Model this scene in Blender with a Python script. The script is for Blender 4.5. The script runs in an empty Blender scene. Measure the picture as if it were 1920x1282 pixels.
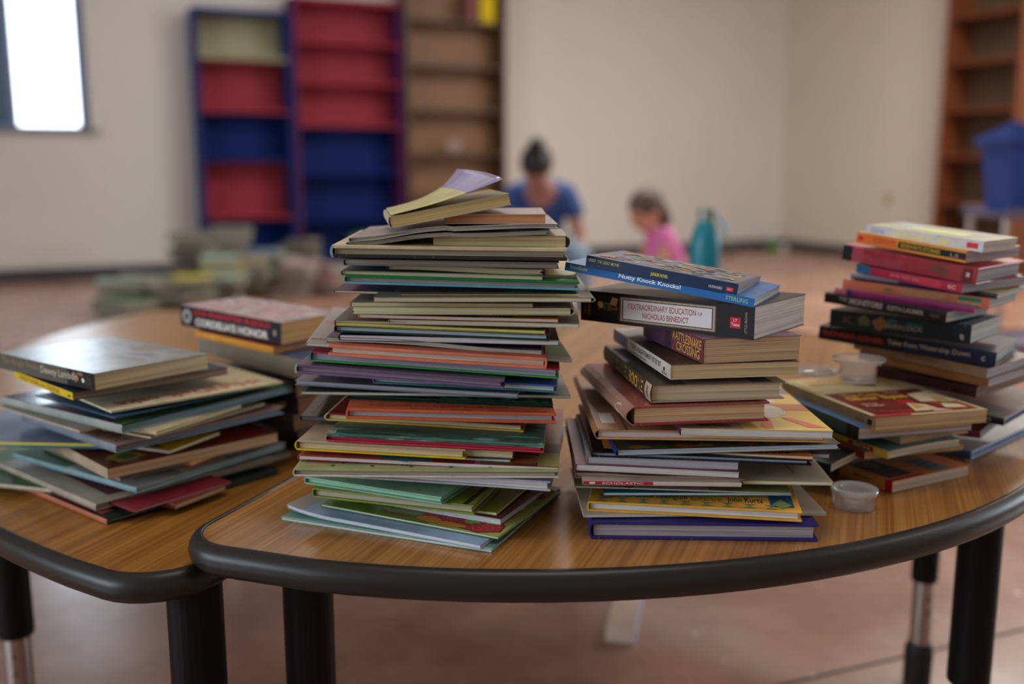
import bpy, bmesh, math, random
from mathutils import Vector, Matrix
random.seed(7)
S = bpy.context.scene
COL = bpy.data.collections.new('scene'); S.collection.children.link(COL)
PI = math.pi

# ---------------------------------------------------------------- camera
CZ = 0.98; F = 1866.7; PT = math.atan(332 / F); CP, SP = math.cos(PT), math.sin(PT)
TZ = 0.58                                    # table top height
cam_d = bpy.data.cameras.new('camera'); cam = bpy.data.objects.new('camera', cam_d); COL.objects.link(cam)
cam.location = (0, 0, CZ); cam.rotation_euler = (PI / 2 - PT, 0, 0)
cam_d.lens = 35; cam_d.sensor_width = 36; cam_d.clip_start = .05; cam_d.clip_end = 200
cam_d.dof.use_dof = True; cam_d.dof.focus_distance = 1.075; cam_d.dof.aperture_fstop = 1.9
S.camera = cam

# ---------------------------------------------------------------- world and light
w = bpy.data.worlds.new('world'); S.world = w; w.use_nodes = True
bg = w.node_tree.nodes['Background']; bg.inputs[0].default_value = (.78, .9, 1, 1); bg.inputs[1].default_value = 9.0
S.view_settings.view_transform = 'Standard'; S.view_settings.look = 'None'
S.view_settings.gamma = 1; S.view_settings.use_curve_mapping = False; S.view_settings.exposure = -0.40

K = Vector((3.19, 11.92, 0)); D1 = Vector((.9042, .4271, 0)); D2 = Vector((.4271, -.9042, 0)); WA = math.atan2(.4271, .9042)
def W(a, b, z=0):                            # a: along the back wall leftwards from the corner; b: away from it
    return K - D1 * a + D2 * b + Vector((0, 0, z))
def area(name, loc, rot, sx, sy, power, col):
    d = bpy.data.lights.new(name, 'AREA'); d.shape = 'RECTANGLE'; d.size = sx; d.size_y = sy; d.energy = power; d.color = col
    o = bpy.data.objects.new(name, d); COL.objects.link(o); o.location = loc; o.rotation_euler = rot
    return o
CH = 3.7
for a, b, pw, c in ((2.2, 5.2, 172, (1, .97, .89)), (4.6, 4.2, 104, (1, .97, .91)), (6.3, 2.2, 16, (.97, .97, 1)), (7.2, 8.4, 26, (1, .96, .92)), (3.4, 9.6, 22, (1, .95, .9))):
    area('ceiling_fill_light', W(a, b, CH - .06), (0, 0, WA), 1.5, .9, pw, c)  # unseen fill lamps, added below the ceiling to brighten walls and tables
# daylight through the tall opening in the left wall
area('daylight_window_light', W(13.5, 8.4, 1.9), (PI / 2, 0, WA - PI / 2), 3.9, 1.9, 58, (.78, .88, 1))

area('daylight_right_light', W(.12, 8.6, 1.75), (PI / 2, 0, WA + PI / 2), 3.0, 1.5, 52, (.90, .95, 1))
for nm_, lc_, rt_, a_, b_ in (('window_portal', W(13.75, 8.4, 1.9), (PI/2, 0, WA - PI/2), 4, 2), ('window_portal', W(-.15, 8.6, 1.75), (PI/2, 0, WA + PI/2), 3, 1.5), ('window_portal', W(8.6, -.16, 2.4), (PI/2, 0, WA + PI), 2.2, 2.2)):
    o_ = area(nm_, lc_, rt_, a_, b_, 1, (1, 1, 1)); o_.data.cycles.is_portal = True
# ---------------------------------------------------------------- basic helpers
def link(o, parent=None):
    COL.objects.link(o)
    if parent: o.parent = parent
    return o
def tag(o, label=None, cat=None, group=None, kind=None):
    if label: o['label'] = label
    if cat: o['category'] = cat
    if group: o['group'] = group
    if kind: o['kind'] = kind
    return o
def empty(name, loc=(0, 0, 0), rz=0, **kw):
    o = bpy.data.objects.new(name, None); o.empty_display_size = .05; link(o); o.location = loc; o.rotation_euler = (0, 0, rz)
    return tag(o, **kw)
def mesh_obj(name, bm, mats, parent=None, bevel=0, smooth=False, recalc=True):
    if recalc: bmesh.ops.recalc_face_normals(bm, faces=bm.faces)
    me = bpy.data.meshes.new(name); bm.to_mesh(me); bm.free()
    for m in (mats if isinstance(mats, (list, tuple)) else [mats]): me.materials.append(m)
    o = link(bpy.data.objects.new(name, me), parent)
    if smooth:
        for p in me.polygons: p.use_smooth = True
    if bevel:
        b = o.modifiers.new('bevel', 'BEVEL'); b.width = bevel; b.segments = 2; b.limit_method = 'ANGLE'; b.angle_limit = .7
    return o
def box(bm, x0, x1, y0, y1, z0, z1, mi=0):
    v = [bm.verts.new(p) for p in ((x0,y0,z0),(x1,y0,z0),(x1,y1,z0),(x0,y1,z0),(x0,y0,z1),(x1,y0,z1),(x1,y1,z1),(x0,y1,z1))]
    for f in ((0,3,2,1),(4,5,6,7),(0,1,5,4),(1,2,6,5),(2,3,7,6),(3,0,4,7)):
        bm.faces.new([v[i] for i in f]).material_index = mi
def prism(bm, pts, z0, z1, mi=0):
    n = len(pts); a = [bm.verts.new((p[0], p[1], z0)) for p in pts]; b = [bm.verts.new((p[0], p[1], z1)) for p in pts]
    bm.faces.new(a[::-1]).material_index = mi; bm.faces.new(b).material_index = mi
    for i in range(n): bm.faces.new((a[i], a[(i+1) % n], b[(i+1) % n], b[i])).material_index = mi
def lathe(bm, prof, n=32, cx=0, cy=0, mi=0, cap=False):
    rings = [[bm.verts.new((cx + r*math.cos(2*PI*i/n), cy + r*math.sin(2*PI*i/n), z)) for i in range(n)] for r, z in prof]
    for k in range(len(rings) - 1):
        for i in range(n): bm.faces.new((rings[k][i], rings[k][(i+1) % n], rings[k+1][(i+1) % n], rings[k+1][i])).material_index = mi
    if cap: bm.faces.new(rings[0][::-1]).material_index = mi; bm.faces.new(rings[-1]).material_index = mi
def tube(bm, p0, p1, r0, r1=None, n=12, mi=0):
    r1 = r0 if r1 is None else r1
    p0, p1 = Vector(p0), Vector(p1); d = (p1 - p0).normalized(); q = d.to_track_quat('Z', 'Y'); R = []
    for p, r in ((p0, r0), (p1, r1)):
        R.append([bm.verts.new(p + q @ Vector((r*math.cos(2*PI*i/n), r*math.sin(2*PI*i/n), 0))) for i in range(n)])
    for i in range(n): bm.faces.new((R[0][i], R[0][(i+1) % n], R[1][(i+1) % n], R[1][i])).material_index = mi
    bm.faces.new(R[0][::-1]).material_index = mi; bm.faces.new(R[1]).material_index = mi

# pixel rays used only to work out real positions in the room
def ray(x, y):
    u = (x - 960) / F; v = (641 - y) / F
    return Vector((u, CP + v*SP, -SP + v*CP))
def atz(x, y, z):
    r = ray(x, y); return Vector((0, 0, CZ)) + r * ((z - CZ) / r.z)
def atd(x, y, Y):
    r = ray(x, y); return Vector((0, 0, CZ)) + r * (Y / r.y)
def onwallA(x, y):                           # -> (a, z)
    r = ray(x, y); t = K.dot(D2) / r.dot(D2); p = r * t
    return (K - p).dot(D1), CZ + p.z
def onwallB(x, y):                           # right wall -> (b, z)
    r = ray(x, y); t = K.dot(D1) / r.dot(D1); p = r * t
    return (p - K).dot(D2), CZ + p.z

# ---------------------------------------------------------------- materials
def lin(c): c /= 255.; return c / 12.92 if c <= .04045 else ((c + .055) / 1.055) ** 2.4
KA = 1.5
def col(c, k=None):
    k = KA if k is None else k
    return tuple(min(.86, lin(v) * k) for v in c) + (1,)
MC = {}
def newmat(name):
    m = bpy.data.materials.new(name); m.use_nodes = True; nt = m.node_tree
    return m, nt, nt.nodes['Principled BSDF']
def cov(c, rough=.42, grime=.12, spec=.3):
    """printed paper or board cover"""
    key = ('cov', tuple(c), rough, grime)
    if key in MC: return MC[key]
    m, nt, b = newmat('cover'); N = nt.nodes; Lk = nt.links
    tc = N.new('ShaderNodeTexCoord'); n = N.new('ShaderNodeTexNoise'); n.inputs['Scale'].default_value = 38; n.inputs['Detail'].default_value = 6
    Lk.new(tc.outputs['Object'], n.inputs['Vector'])
    r = N.new('ShaderNodeValToRGB'); r.color_ramp.elements[0].position = .3; r.color_ramp.elements[1].position = .75
    cc = col(c); r.color_ramp.elements[0].color = tuple(v*(1-grime*1.6) for v in cc[:3]) + (1,)
    r.color_ramp.elements[1].color = tuple(min(.9, v*(1+grime)+.004) for v in cc[:3]) + (1,)
    Lk.new(n.outputs['Fac'], r.inputs[0])
    n5 = N.new('ShaderNodeTexNoise'); n5.inputs['Scale'].default_value = 210; n5.inputs['Detail'].default_value = 4; Lk.new(tc.outputs['Object'], n5.inputs['Vector'])
    r5 = N.new('ShaderNodeValToRGB'); r5.color_ramp.elements[0].position = .66; r5.color_ramp.elements[0].color = (0, 0, 0, 1); r5.color_ramp.elements[1].position = .74; r5.color_ramp.elements[1].color = (.45, .45, .45, 1); Lk.new(n5.outputs['Fac'], r5.inputs[0])
    m5 = N.new('ShaderNodeMix'); m5.data_type = 'RGBA'; m5.inputs[7].default_value = (.42, .39, .35, 1); Lk.new(r5.outputs[0], m5.inputs[0]); Lk.new(r.outputs[0], m5.inputs[6]); Lk.new(m5.outputs[2], b.inputs['Base Color'])
    b.inputs['Roughness'].default_value = rough; b.inputs['Specular IOR Level'].default_value = spec
    bp = N.new('ShaderNodeBump'); bp.inputs['Strength'].default_value = .12; bp.inputs['Distance'].default_value = .0006
    n2 = N.new('ShaderNodeTexNoise'); n2.inputs['Scale'].default_value = 22; Lk.new(tc.outputs['Object'], n2.inputs['Vector'])
    Lk.new(n2.outputs['Fac'], bp.inputs['Height']); Lk.new(bp.outputs[0], b.inputs['Normal'])
    MC[key] = m; return m
def ink(c, rough=.5):
    key = ('ink', tuple(c), rough)
    if key in MC: return MC[key]
    m, nt, b = newmat('print_ink'); b.inputs['Base Color'].default_value = col(c); b.inputs['Roughness'].default_value = rough; b.inputs['Specular IOR Level'].default_value = .22
    MC[key] = m; return m
def art(cols, scale=9, rough=.35, dist=1.5, name='cover_art', stretch=(1, 1, 1), detail=3):
    key = ('art', tuple(map(tuple, cols)), scale, rough, stretch)
    if key in MC: return MC[key]
    m, nt, b = newmat(name); N = nt.nodes; Lk = nt.links
    tc = N.new('ShaderNodeTexCoord'); mp = N.new('ShaderNodeMapping'); mp.inputs['Scale'].default_value = stretch
    n = N.new('ShaderNodeTexNoise'); n.inputs['Scale'].default_value = scale; n.inputs['Detail'].default_value = detail; n.inputs['Distortion'].default_value = dist
    Lk.new(tc.outputs['Object'], mp.inputs[0]); Lk.new(mp.outputs[0], n.inputs['Vector'])
    r = N.new('ShaderNodeValToRGB'); cr = r.color_ramp; k = len(cols)
    while len(cr.elements) < k: cr.elements.new(.5)
    for i, c in enumerate(cols): cr.elements[i].position = .28 + .44*i/(k-1); cr.elements[i].color = col(c)
    Lk.new(n.outputs['Fac'], r.inputs[0]); Lk.new(r.outputs[0], b.inputs['Base Color']); b.inputs['Roughness'].default_value = rough
    n2 = N.new('ShaderNodeTexNoise'); n2.inputs['Scale'].default_value = 26; n2.inputs['Detail'].default_value = 4; Lk.new(tc.outputs['Object'], n2.inputs['Vector'])
    bp = N.new('ShaderNodeBump'); bp.inputs['Strength'].default_value = .5; bp.inputs['Distance'].default_value = .0009; Lk.new(n2.outputs['Fac'], bp.inputs['Height']); Lk.new(bp.outputs[0], b.inputs['Normal'])
    MC[key] = m; return m
def pages(c, rough=.85):
    key = ('pg', tuple(c))
    if key in MC: return MC[key]
    m, nt, b = newmat('paper_edges'); N = nt.nodes; Lk = nt.links
    tc = N.new('ShaderNodeTexCoord'); mp = N.new('ShaderNodeMapping'); mp.inputs['Scale'].default_value = (3, 3, 820)
    n = N.new('ShaderNodeTexNoise'); n.inputs['Scale'].default_value = 1; n.inputs['Detail'].default_value = 4; n.inputs['Roughness'].default_value = .7
    Lk.new(tc.outputs['Object'], mp.inputs[0]); Lk.new(mp.outputs[0], n.inputs['Vector'])
    r = N.new('ShaderNodeValToRGB'); cr = r.color_ramp; cc = col(c, 2.2)
    cr.elements[0].position = .32; cr.elements[0].color = tuple(v*.52 for v in cc[:3]) + (1,)
    cr.elements[1].position = .62; cr.elements[1].color = tuple(min(.88, v*1.08) for v in cc[:3]) + (1,)
    Lk.new(n.outputs['Fac'], r.inputs[0])
    n3 = N.new('ShaderNodeTexNoise'); n3.inputs['Scale'].default_value = 30; Lk.new(tc.outputs['Object'], n3.inputs['Vector'])
    mx = N.new('ShaderNodeMix'); mx.data_type = 'RGBA'; mx.blend_type = 'MULTIPLY'; mx.inputs[0].default_value = .12
    Lk.new(r.outputs[0], mx.inputs[6]); Lk.new(n3.outputs['Fac'], mx.inputs[7]); Lk.new(mx.outputs[2], b.inputs['Base Color'])
    b.inputs['Roughness'].default_value = rough; b.inputs['Specular IOR Level'].default_value = .2
    bp = N.new('ShaderNodeBump'); bp.inputs['Strength'].default_value = .35; bp.inputs['Distance'].default_value = .0004
    Lk.new(n.outputs['Fac'], bp.inputs['Height']); Lk.new(bp.outputs[0], b.inputs['Normal'])
    MC[key] = m; return m
def plain(name, c, rough=.5, k=None, metal=0, bump=0, bscale=40, var=.0, vscale=3):
    m, nt, b = newmat(name); N = nt.nodes; Lk = nt.links
    b.inputs['Base Color'].default_value = col(c, k); b.inputs['Roughness'].default_value = rough; b.inputs['Metallic'].default_value = metal
    tc = N.new('ShaderNodeTexCoord')
    if var:
        n = N.new('ShaderNodeTexNoise'); n.inputs['Scale'].default_value = vscale; n.inputs['Detail'].default_value = 5; Lk.new(tc.outputs['Object'], n.inputs['Vector'])
        r = N.new('ShaderNodeValToRGB'); cc = col(c, k)
        r.color_ramp.elements[0].position = .3; r.color_ramp.elements[1].position = .7
        r.color_ramp.elements[0].color = tuple(v*(1-var) for v in cc[:3]) + (1,); r.color_ramp.elements[1].color = tuple(min(.9, v*(1+var)) for v in cc[:3]) + (1,)
        Lk.new(n.outputs['Fac'], r.inputs[0]); Lk.new(r.outputs[0], b.inputs['Base Color'])
    if bump:
        n = N.new('ShaderNodeTexNoise'); n.inputs['Scale'].default_value = bscale; Lk.new(tc.outputs['Object'], n.inputs['Vector'])
        bp = N.new('ShaderNodeBump'); bp.inputs['Strength'].default_value = bump; bp.inputs['Distance'].default_value = .002
        Lk.new(n.outputs['Fac'], bp.inputs['Height']); Lk.new(bp.outputs[0], b.inputs['Normal'])
    return m
def wood_mat(name, c0, c1, rough, ang=0, spec=.5, axis='Y', grain=1.0):
    m, nt, b = newmat(name); N = nt.nodes; Lk = nt.links
    tc = N.new('ShaderNodeTexCoord'); mr = N.new('ShaderNodeMapping'); mr.inputs['Rotation'].default_value = (0, 0, ang)
    Lk.new(tc.outputs['Object'], mr.inputs[0])
    def ns(scale, sx, sy, detail):
        mp = N.new('ShaderNodeMapping'); mp.inputs['Scale'].default_value = (sx, sy, sx) if axis == 'Y' else (sx, sx, sy)
        Lk.new(mr.outputs[0], mp.inputs[0]); n = N.new('ShaderNodeTexNoise'); n.inputs['Scale'].default_value = scale; n.inputs['Detail'].default_value = detail
        Lk.new(mp.outputs[0], n.inputs['Vector']); return n
    a = ns(1, 260*grain, 2.2, 5); d = ns(1, 70*grain, .6, 3)
    mx = N.new('ShaderNodeMath'); mx.operation = 'ADD'; Lk.new(a.outputs['Fac'], mx.inputs[0]); Lk.new(d.outputs['Fac'], mx.inputs[1])
    a2 = N.new('ShaderNodeMath'); a2.operation = 'MULTIPLY'; a2.inputs[1].default_value = 1.5; Lk.new(a.outputs['Fac'], a2.inputs[0]); Lk.new(a2.outputs[0], mx.inputs[0])
    h = N.new('ShaderNodeMath'); h.operation = 'MULTIPLY'; h.inputs[1].default_value = .4; Lk.new(mx.outputs[0], h.inputs[0])
    r = N.new('ShaderNodeValToRGB'); cr = r.color_ramp; cr.elements[0].position = .36; cr.elements[0].color = col(c0); cr.elements[1].position = .62; cr.elements[1].color = col(c1)
    Lk.new(h.outputs[0], r.inputs[0]); Lk.new(r.outputs[0], b.inputs['Base Color'])
    b.inputs['Roughness'].default_value = rough; b.inputs['Specular IOR Level'].default_value = spec
    bp = N.new('ShaderNodeBump'); bp.inputs['Strength'].default_value = .08; bp.inputs['Distance'].default_value = .0005
    Lk.new(a.outputs['Fac'], bp.inputs['Height']); Lk.new(bp.outputs[0], b.inputs['Normal'])
    return m
def clear(name, c, rough=.08, alpha=.3):
    m = bpy.data.materials.new(name); m.use_nodes = True; nt = m.node_tree; N = nt.nodes; Lk = nt.links; N.remove(N['Principled BSDF'])
    out = N['Material Output']; tr = N.new('ShaderNodeBsdfTransparent'); tr.inputs[0].default_value = (.97, .975, .98, 1)
    gl = N.new('ShaderNodeBsdfGlossy'); gl.inputs['Roughness'].default_value = rough; df = N.new('ShaderNodeBsdfDiffuse'); df.inputs[0].default_value = c + (1,)
    lw = N.new('ShaderNodeLayerWeight'); lw.inputs[0].default_value = .5; fr = N.new('ShaderNodeMath'); fr.operation = 'POWER'; fr.inputs[1].default_value = 4; Lk.new(lw.outputs['Facing'], fr.inputs[0])
    a = N.new('ShaderNodeMixShader'); a.inputs[0].default_value = alpha; Lk.new(tr.outputs[0], a.inputs[1]); Lk.new(df.outputs[0], a.inputs[2])
    b = N.new('ShaderNodeMixShader'); Lk.new(fr.outputs[0], b.inputs[0]); Lk.new(a.outputs[0], b.inputs[1]); Lk.new(gl.outputs[0], b.inputs[2]); Lk.new(b.outputs[0], out.inputs[0])
    return m

M_wall = plain('painted_wall', (184, 179, 173), .7, bump=.15, bscale=90, var=.03, vscale=.8)
M_wall2 = plain('painted_wall_warm', (181, 173, 160), .7, bump=.15, bscale=90, var=.03, vscale=.8)
M_ceil = plain('ceiling_paint', (175, 172, 168), .9)
M_base = plain('dark_vinyl_skirting', (52, 50, 58), .35)
M_sill = plain('window_frame_paint', (96, 106, 140), .45)
# stained concrete floor
def floor_mat():
    m, nt, b = newmat('stained_concrete'); N = nt.nodes; Lk = nt.links; tc = N.new('ShaderNodeTexCoord')
    n = N.new('ShaderNodeTexNoise'); n.inputs['Scale'].default_value = 2.3; n.inputs['Detail'].default_value = 8; n.inputs['Roughness'].default_value = .6
    Lk.new(tc.outputs['Object'], n.inputs['Vector']); r = N.new('ShaderNodeValToRGB'); cr = r.color_ramp
    cr.elements[0].position = .32; cr.elements[0].color = col((118, 84, 68)); cr.elements[1].position = .7; cr.elements[1].color = col((162, 128, 110))
    e = cr.elements.new(.5); e.color = col((140, 104, 88))
    Lk.new(n.outputs['Fac'], r.inputs[0])
    n4 = N.new('ShaderNodeTexVoronoi'); n4.inputs['Scale'].default_value = 9; Lk.new(tc.outputs['Object'], n4.inputs['Vector'])
    r2 = N.new('ShaderNodeValToRGB'); r2.color_ramp.elements[0].position = .05; r2.color_ramp.elements[0].color = (1, 1, 1, 1); r2.color_ramp.elements[1].position = .09; r2.color_ramp.elements[1].color = (0, 0, 0, 1)
    Lk.new(n4.outputs['Distance'], r2.inputs[0])
    mx = N.new('ShaderNodeMix'); mx.data_type = 'RGBA'; Lk.new(r2.outputs[0], mx.inputs[0]); Lk.new(r.outputs[0], mx.inputs[6]); mx.inputs[7].default_value = col((186, 168, 158))
    Lk.new(mx.outputs[2], b.inputs['Base Color'])
    n2 = N.new('ShaderNodeTexNoise'); n2.inputs['Scale'].default_value = 5; n2.inputs['Detail'].default_value = 3; Lk.new(tc.outputs['Object'], n2.inputs['Vector'])
    mr = N.new('ShaderNodeMapRange'); b.inputs['Specular IOR Level'].default_value = .75; mr.inputs[3].default_value = .18; mr.inputs[4].default_value = .34; Lk.new(n2.outputs['Fac'], mr.inputs[0]); Lk.new(mr.outputs[0], b.inputs['Roughness'])
    bp = N.new('ShaderNodeBump'); bp.inputs['Strength'].default_value = .12; bp.inputs['Distance'].default_value = .01; Lk.new(n2.outputs['Fac'], bp.inputs['Height']); Lk.new(bp.outputs[0], b.inputs['Normal'])
    return m
M_floor = floor_mat(); M_joint = plain('floor_joint', (50, 34, 28), .8)

# ---------------------------------------------------------------- room shell
RA, RB = 13.6, 14.0
def wbox(name, a0, a1, b0, b1, z0, z1, m, parent=None, bevel=0, kind='structure'):
    bm = bmesh.new(); box(bm, -a1, -a0, -b1, -b0, z0, z1)
    o = mesh_obj(name, bm, m, parent, bevel); o.location = K; o.rotation_euler = (0, 0, WA)
    if kind and not parent: tag(o, kind=kind)
    return o
wbox('floor', -.2, RA + .2, -.2, RB + .2, -.2, 0, M_floor)
wbox('ceiling', -.2, RA + .2, -.2, RB + .2, CH, CH + .2, M_ceil)
bm = bmesh.new()
box(bm, 0, .2, -7.1, .2, 0, CH); box(bm, 0, .2, -RB - .2, -10.1, 0, CH); box(bm, 0, .2, -10.1, -7.1, 0, 1.0); box(bm, 0, .2, -10.1, -7.1, 2.5, CH)
o = mesh_obj('wall_right', bm, M_wall2); o.location = K; o.rotation_euler = (0, 0, WA); tag(o, kind='structure')
wbox('wall_front', -.2, RA + .2, RB, RB + .2, 0, CH, M_wall)
# back wall with the window opening
wa1, wz0 = onwallA(171, 243); wa1 = wa1
wa0 = wa1 + 1.55; wz1 = wz0 + 2.0
bm = bmesh.new()
box(bm, -wa1, .2, 0, .22, 0, CH); box(bm, -RA - .2, -wa0, 0, .22, 0, CH)
box(bm, -wa0, -wa1, 0, .22, 0, wz0); box(bm, -wa0, -wa1, 0, .22, wz1, CH)
o = mesh_obj('wall_back', bm, M_wall); o.location = K; o.rotation_euler = (0, 0, WA); tag(o, kind='structure')
# left wall with a tall opening lets daylight in
bm = bmesh.new(); lb0, lb1, lz0, lz1 = 6.4, 10.4, .9, 2.9
box(bm, -RA - .2, -RA, -lb0, .2, 0, CH); box(bm, -RA - .2, -RA, -RB - .2, -lb1, 0, CH)
box(bm, -RA - .2, -RA, -lb1, -lb0, 0, lz0); box(bm, -RA - .2, -RA, -lb1, -lb0, lz1, CH)
o = mesh_obj('wall_left', bm, M_wall); o.location = K; o.rotation_euler = (0, 0, WA); tag(o, kind='structure')
# skirting
wbox('baseboard_back', 0.02, RA, .0, .016, 0, .11, M_base)
wbox('baseboard_right', 0, .016, .02, RB, 0, .11, M_base)
# saw cut joints in the slab
for i, (x0, x1) in enumerate((((1560, 1262), (1919, 1180)),)):
    p, q = atz(*x0, 0), atz(*x1, 0); d = (q - p).normalized(); p = p - d*1.2; q = q + d*5
    n = Vector((-d.y, d.x, 0)) * .004; bm = bmesh.new(); prism(bm, [p + n, p - n, q - n, q + n], .0002, .0006)
    tag(mesh_obj('trim_1', bm, M_joint), kind='structure')
# window: frame, mullion, panes, sill
M_glass = clear('window_glass', (.9, .95, 1), .02, .0)
win = empty('window_1', K, WA, kind='structure')
bm = bmesh.new(); fw = .085
for q in ((-wa0, -wa0 + fw, wz0, wz1), (-wa1 - fw, -wa1, wz0, wz1), (-wa0, -wa1, wz0, wz0 + .035), (-wa0, -wa1, wz1 - fw, wz1)):
    box(bm, q[0], q[1], .11, .16, q[2], q[3])
mesh_obj('window_frame', bm, M_sill, win)
am = onwallA(21, 100)[0] + .03
bm = bmesh.new(); box(bm, -am - .02, -am + .02, .10, .17, wz0, wz1); mesh_obj('mullion', bm, M_sill, win)
for x0, x1 in ((-wa0 + fw, -am - .02), (-am + .02, -wa1 - fw)):
    bm = bmesh.new(); box(bm, x0, x1, .132, .138, wz0 + .035, wz1 - fw); mesh_obj('pane', bm, M_glass, win)
bm = bmesh.new(); box(bm, -wa0 - .04, -wa1 + .07, -.04, .1, wz0 - .035, wz0); mesh_obj('window_sill', bm, plain('sill_paint', (112, 106, 102), .5), win, .004)
win2 = empty('window_2', K, WA, kind='structure')
bm = bmesh.new()
for q in ((-7.1, -7.05, 1.0, 2.5), (-10.1, -10.05, 1.0, 2.5), (-10.1, -7.05, 1.0, 1.05), (-10.1, -7.05, 2.45, 2.5), (-8.62, -8.57, 1.0, 2.5)): box(bm, .08, .12, q[0], q[1], q[2], q[3])
mesh_obj('window_frame', bm, M_sill, win2)
# a tree trunk and house wall outside, seen through the narrow left pane
M_out = plain('outdoor_render', (70, 92, 124), .9, k=.10)
r_ = ray(22, 100); t_ = (K - D2*4.5).dot(D2) / r_.dot(D2); pw_ = r_ * t_; p = Vector((pw_.x, pw_.y, 0)); bm = bmesh.new(); box(bm, -7, 0, 0, 2.5, 0, 6)
o = mesh_obj('neighbour_building', bm, M_out); o.location = p; o.rotation_euler = (0, 0, WA); tag(o, 'blue-grey building outside the window at the far left', 'building')
bm = bmesh.new(); box(bm, -30, 30, -.5, 0, -.45, -.3)
wbox('ground_outside', -30, 40, -40, -.25, -.5, -.3, plain('outdoor_ground', (120, 130, 100), .9, k=.6))

# ---------------------------------------------------------------- bookcases
def bookcase(label, pxl, pxr, pytop, depth, frame_m, shelves, wall='A', side_m=None, name='bookcase', sh_th=.022, xref=None):
    """shelves: list of (z0, z1, panel material, shelf material)"""
    if wall == 'A':
        a0, zt = onwallA(pxl, pytop); a1, _ = onwallA(pxr, pytop); a0 -= .0; wd = a0 - a1
        root = empty(name, W(a0, depth + .004), WA, label=label, cat='bookcase')
    else:
        b0, zt = onwallB(pxl, pytop); b1, _ = onwallB(pxr, pytop); wd = b1 - b0
        root = empty(name, W(depth + .004, b0), WA - PI/2, label=label, cat='bookcase')
    th = .035
    for s in (0, 1):
        bm = bmesh.new(); box(bm, s*(wd - th), s*(wd - th) + th, 0, depth, 0, zt)
        mesh_obj('side_panel', bm, (side_m[s] if side_m else frame_m), root, .003)
    bm = bmesh.new(); box(bm, th, wd - th, 0, depth, zt - .035, zt); mesh_obj('top_panel', bm, frame_m, root, .003)
    bm = bmesh.new(); box(bm, th, wd - th, .02, depth, 0, .07); mesh_obj('plinth', bm, frame_m, root)
    for z0, z1, pm, sm in shelves:
        bm = bmesh.new(); box(bm, th, wd - th, depth - .012, depth, z0, z1); mesh_obj('back_panel', bm, pm, root)
        bm = bmesh.new(); box(bm, th, wd - th, .004, depth - .012, z0, z0 + sh_th); mesh_obj('shelf', bm, sm, root, .002)
    return root, wd
def zA(px, py): return onwallA(px, py)[1]
def mk(n, c, r=.6):
    m = plain(n, c, r, var=.06, vscale=5); m.node_tree.nodes['Principled BSDF'].inputs['Specular IOR Level'].default_value = .2; return m
P_blue = mk('blue_paint', (24, 36, 88)); P_dblue = mk('deep_blue_paint', (1, 26, 84)); P_red = mk('red_paint', (130, 42, 52)); P_cream = mk('cream_paint', (140, 136, 108)); P_mag = mk('plum_paint', (74, 26, 70))
xs = 440
zz = [zA(xs, y) for y in (24, 117, 214, 303, 408, 500)]
bookcase('tall blue framed bookcase with cream, red and blue compartments, left of the red one', 350, 528, 20, .30, P_blue,
         [(zz[1], zz[0], P_cream, P_cream), (zz[2], zz[1], P_red, P_red), (zz[3], zz[2], P_dblue, P_dblue), (zz[4], zz[3], P_red, P_red), (.07, zz[4], P_dblue, P_dblue)])
xs = 630
zz = [zA(xs, y) for y in (4, 90, 163, 240, 328, 412, 500)]
bookcase('tall bookcase painted red above and deep blue below, between the blue and brown bookcases', 531, 733, 0, .30, P_red,
         [(zz[1], zz[0], P_red, P_red), (zz[2], zz[1], P_red, P_red), (zz[3], zz[2], P_red, P_red), (zz[4], zz[3], P_dblue, P_dblue), (zz[5], zz[4], P_dblue, P_dblue), (.07, zz[5], P_dblue, P_dblue)],
         side_m=(P_mag, P_mag))
M_bw = wood_mat('varnished_case_wood', (60, 38, 22), (78, 50, 30), .4, axis='Z', grain=.2); M_bk = wood_mat('case_back_wood', (112, 80, 52), (124, 90, 60), .5, axis='Z', grain=.15)
xs = 830; top = onwallA(735, -70)[1]
zz = [zA(xs, y) for y in (-60, 50, 132, 212, 292, 370, 450, 520)]
bc, bw = bookcase('tall brown wooden bookcase with light back, right of the red and blue bookcase', 738, 925, -75, .30, M_bw,
         [(zz[i+1] if i < 6 else .07, zz[i], M_bk, M_bw) for i in range(7)])
a_, z_ = onwallA(900, 49); o = empty('upright_book', W(a_ + .10, .26, zz[1] + .022), WA, label='bright yellow book standing on an upper shelf of the brown bookcase', cat='book')
bm = bmesh.new(); box(bm, 0, .005, 0, .2, 0, .30); box(bm, .135, .14, 0, .2, 0, .30); box(bm, 0, .14, -.004, 0, 0, .30); mesh_obj('cover', bm, mk('yellow_cover', (190, 168, 20)), o)
bm = bmesh.new(); box(bm, .005, .135, 0, .195, .004, .296); mesh_obj('page_block', bm, pages((150, 144, 120)), o)
o = empty('upright_book', W(a_ + .24, .26, zz[1] + .022), WA, label='dull pink book standing left of the yellow one on the brown bookcase', cat='book')
bm = bmesh.new(); box(bm, 0, .005, 0, .2, 0, .28); box(bm, .105, .11, 0, .2, 0, .28); box(bm, 0, .11, -.004, 0, 0, .28); mesh_obj('cover', bm, mk('pink_cover', (112, 74, 66)), o)
bm = bmesh.new(); box(bm, .005, .105, 0, .195, .004, .276); mesh_obj('page_block', bm, pages((150, 144, 120)), o)
a_, z_ = onwallA(836, 280); o = empty('paper_ball', W(a_, .22, zz[4] + .022), 0, label='crumpled pale paper ball on a shelf of the brown bookcase', cat='paper')
bm = bmesh.new(); bmesh.ops.create_icosphere(bm, subdivisions=3, radius=.07); rb_ = random.Random(3)
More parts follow.
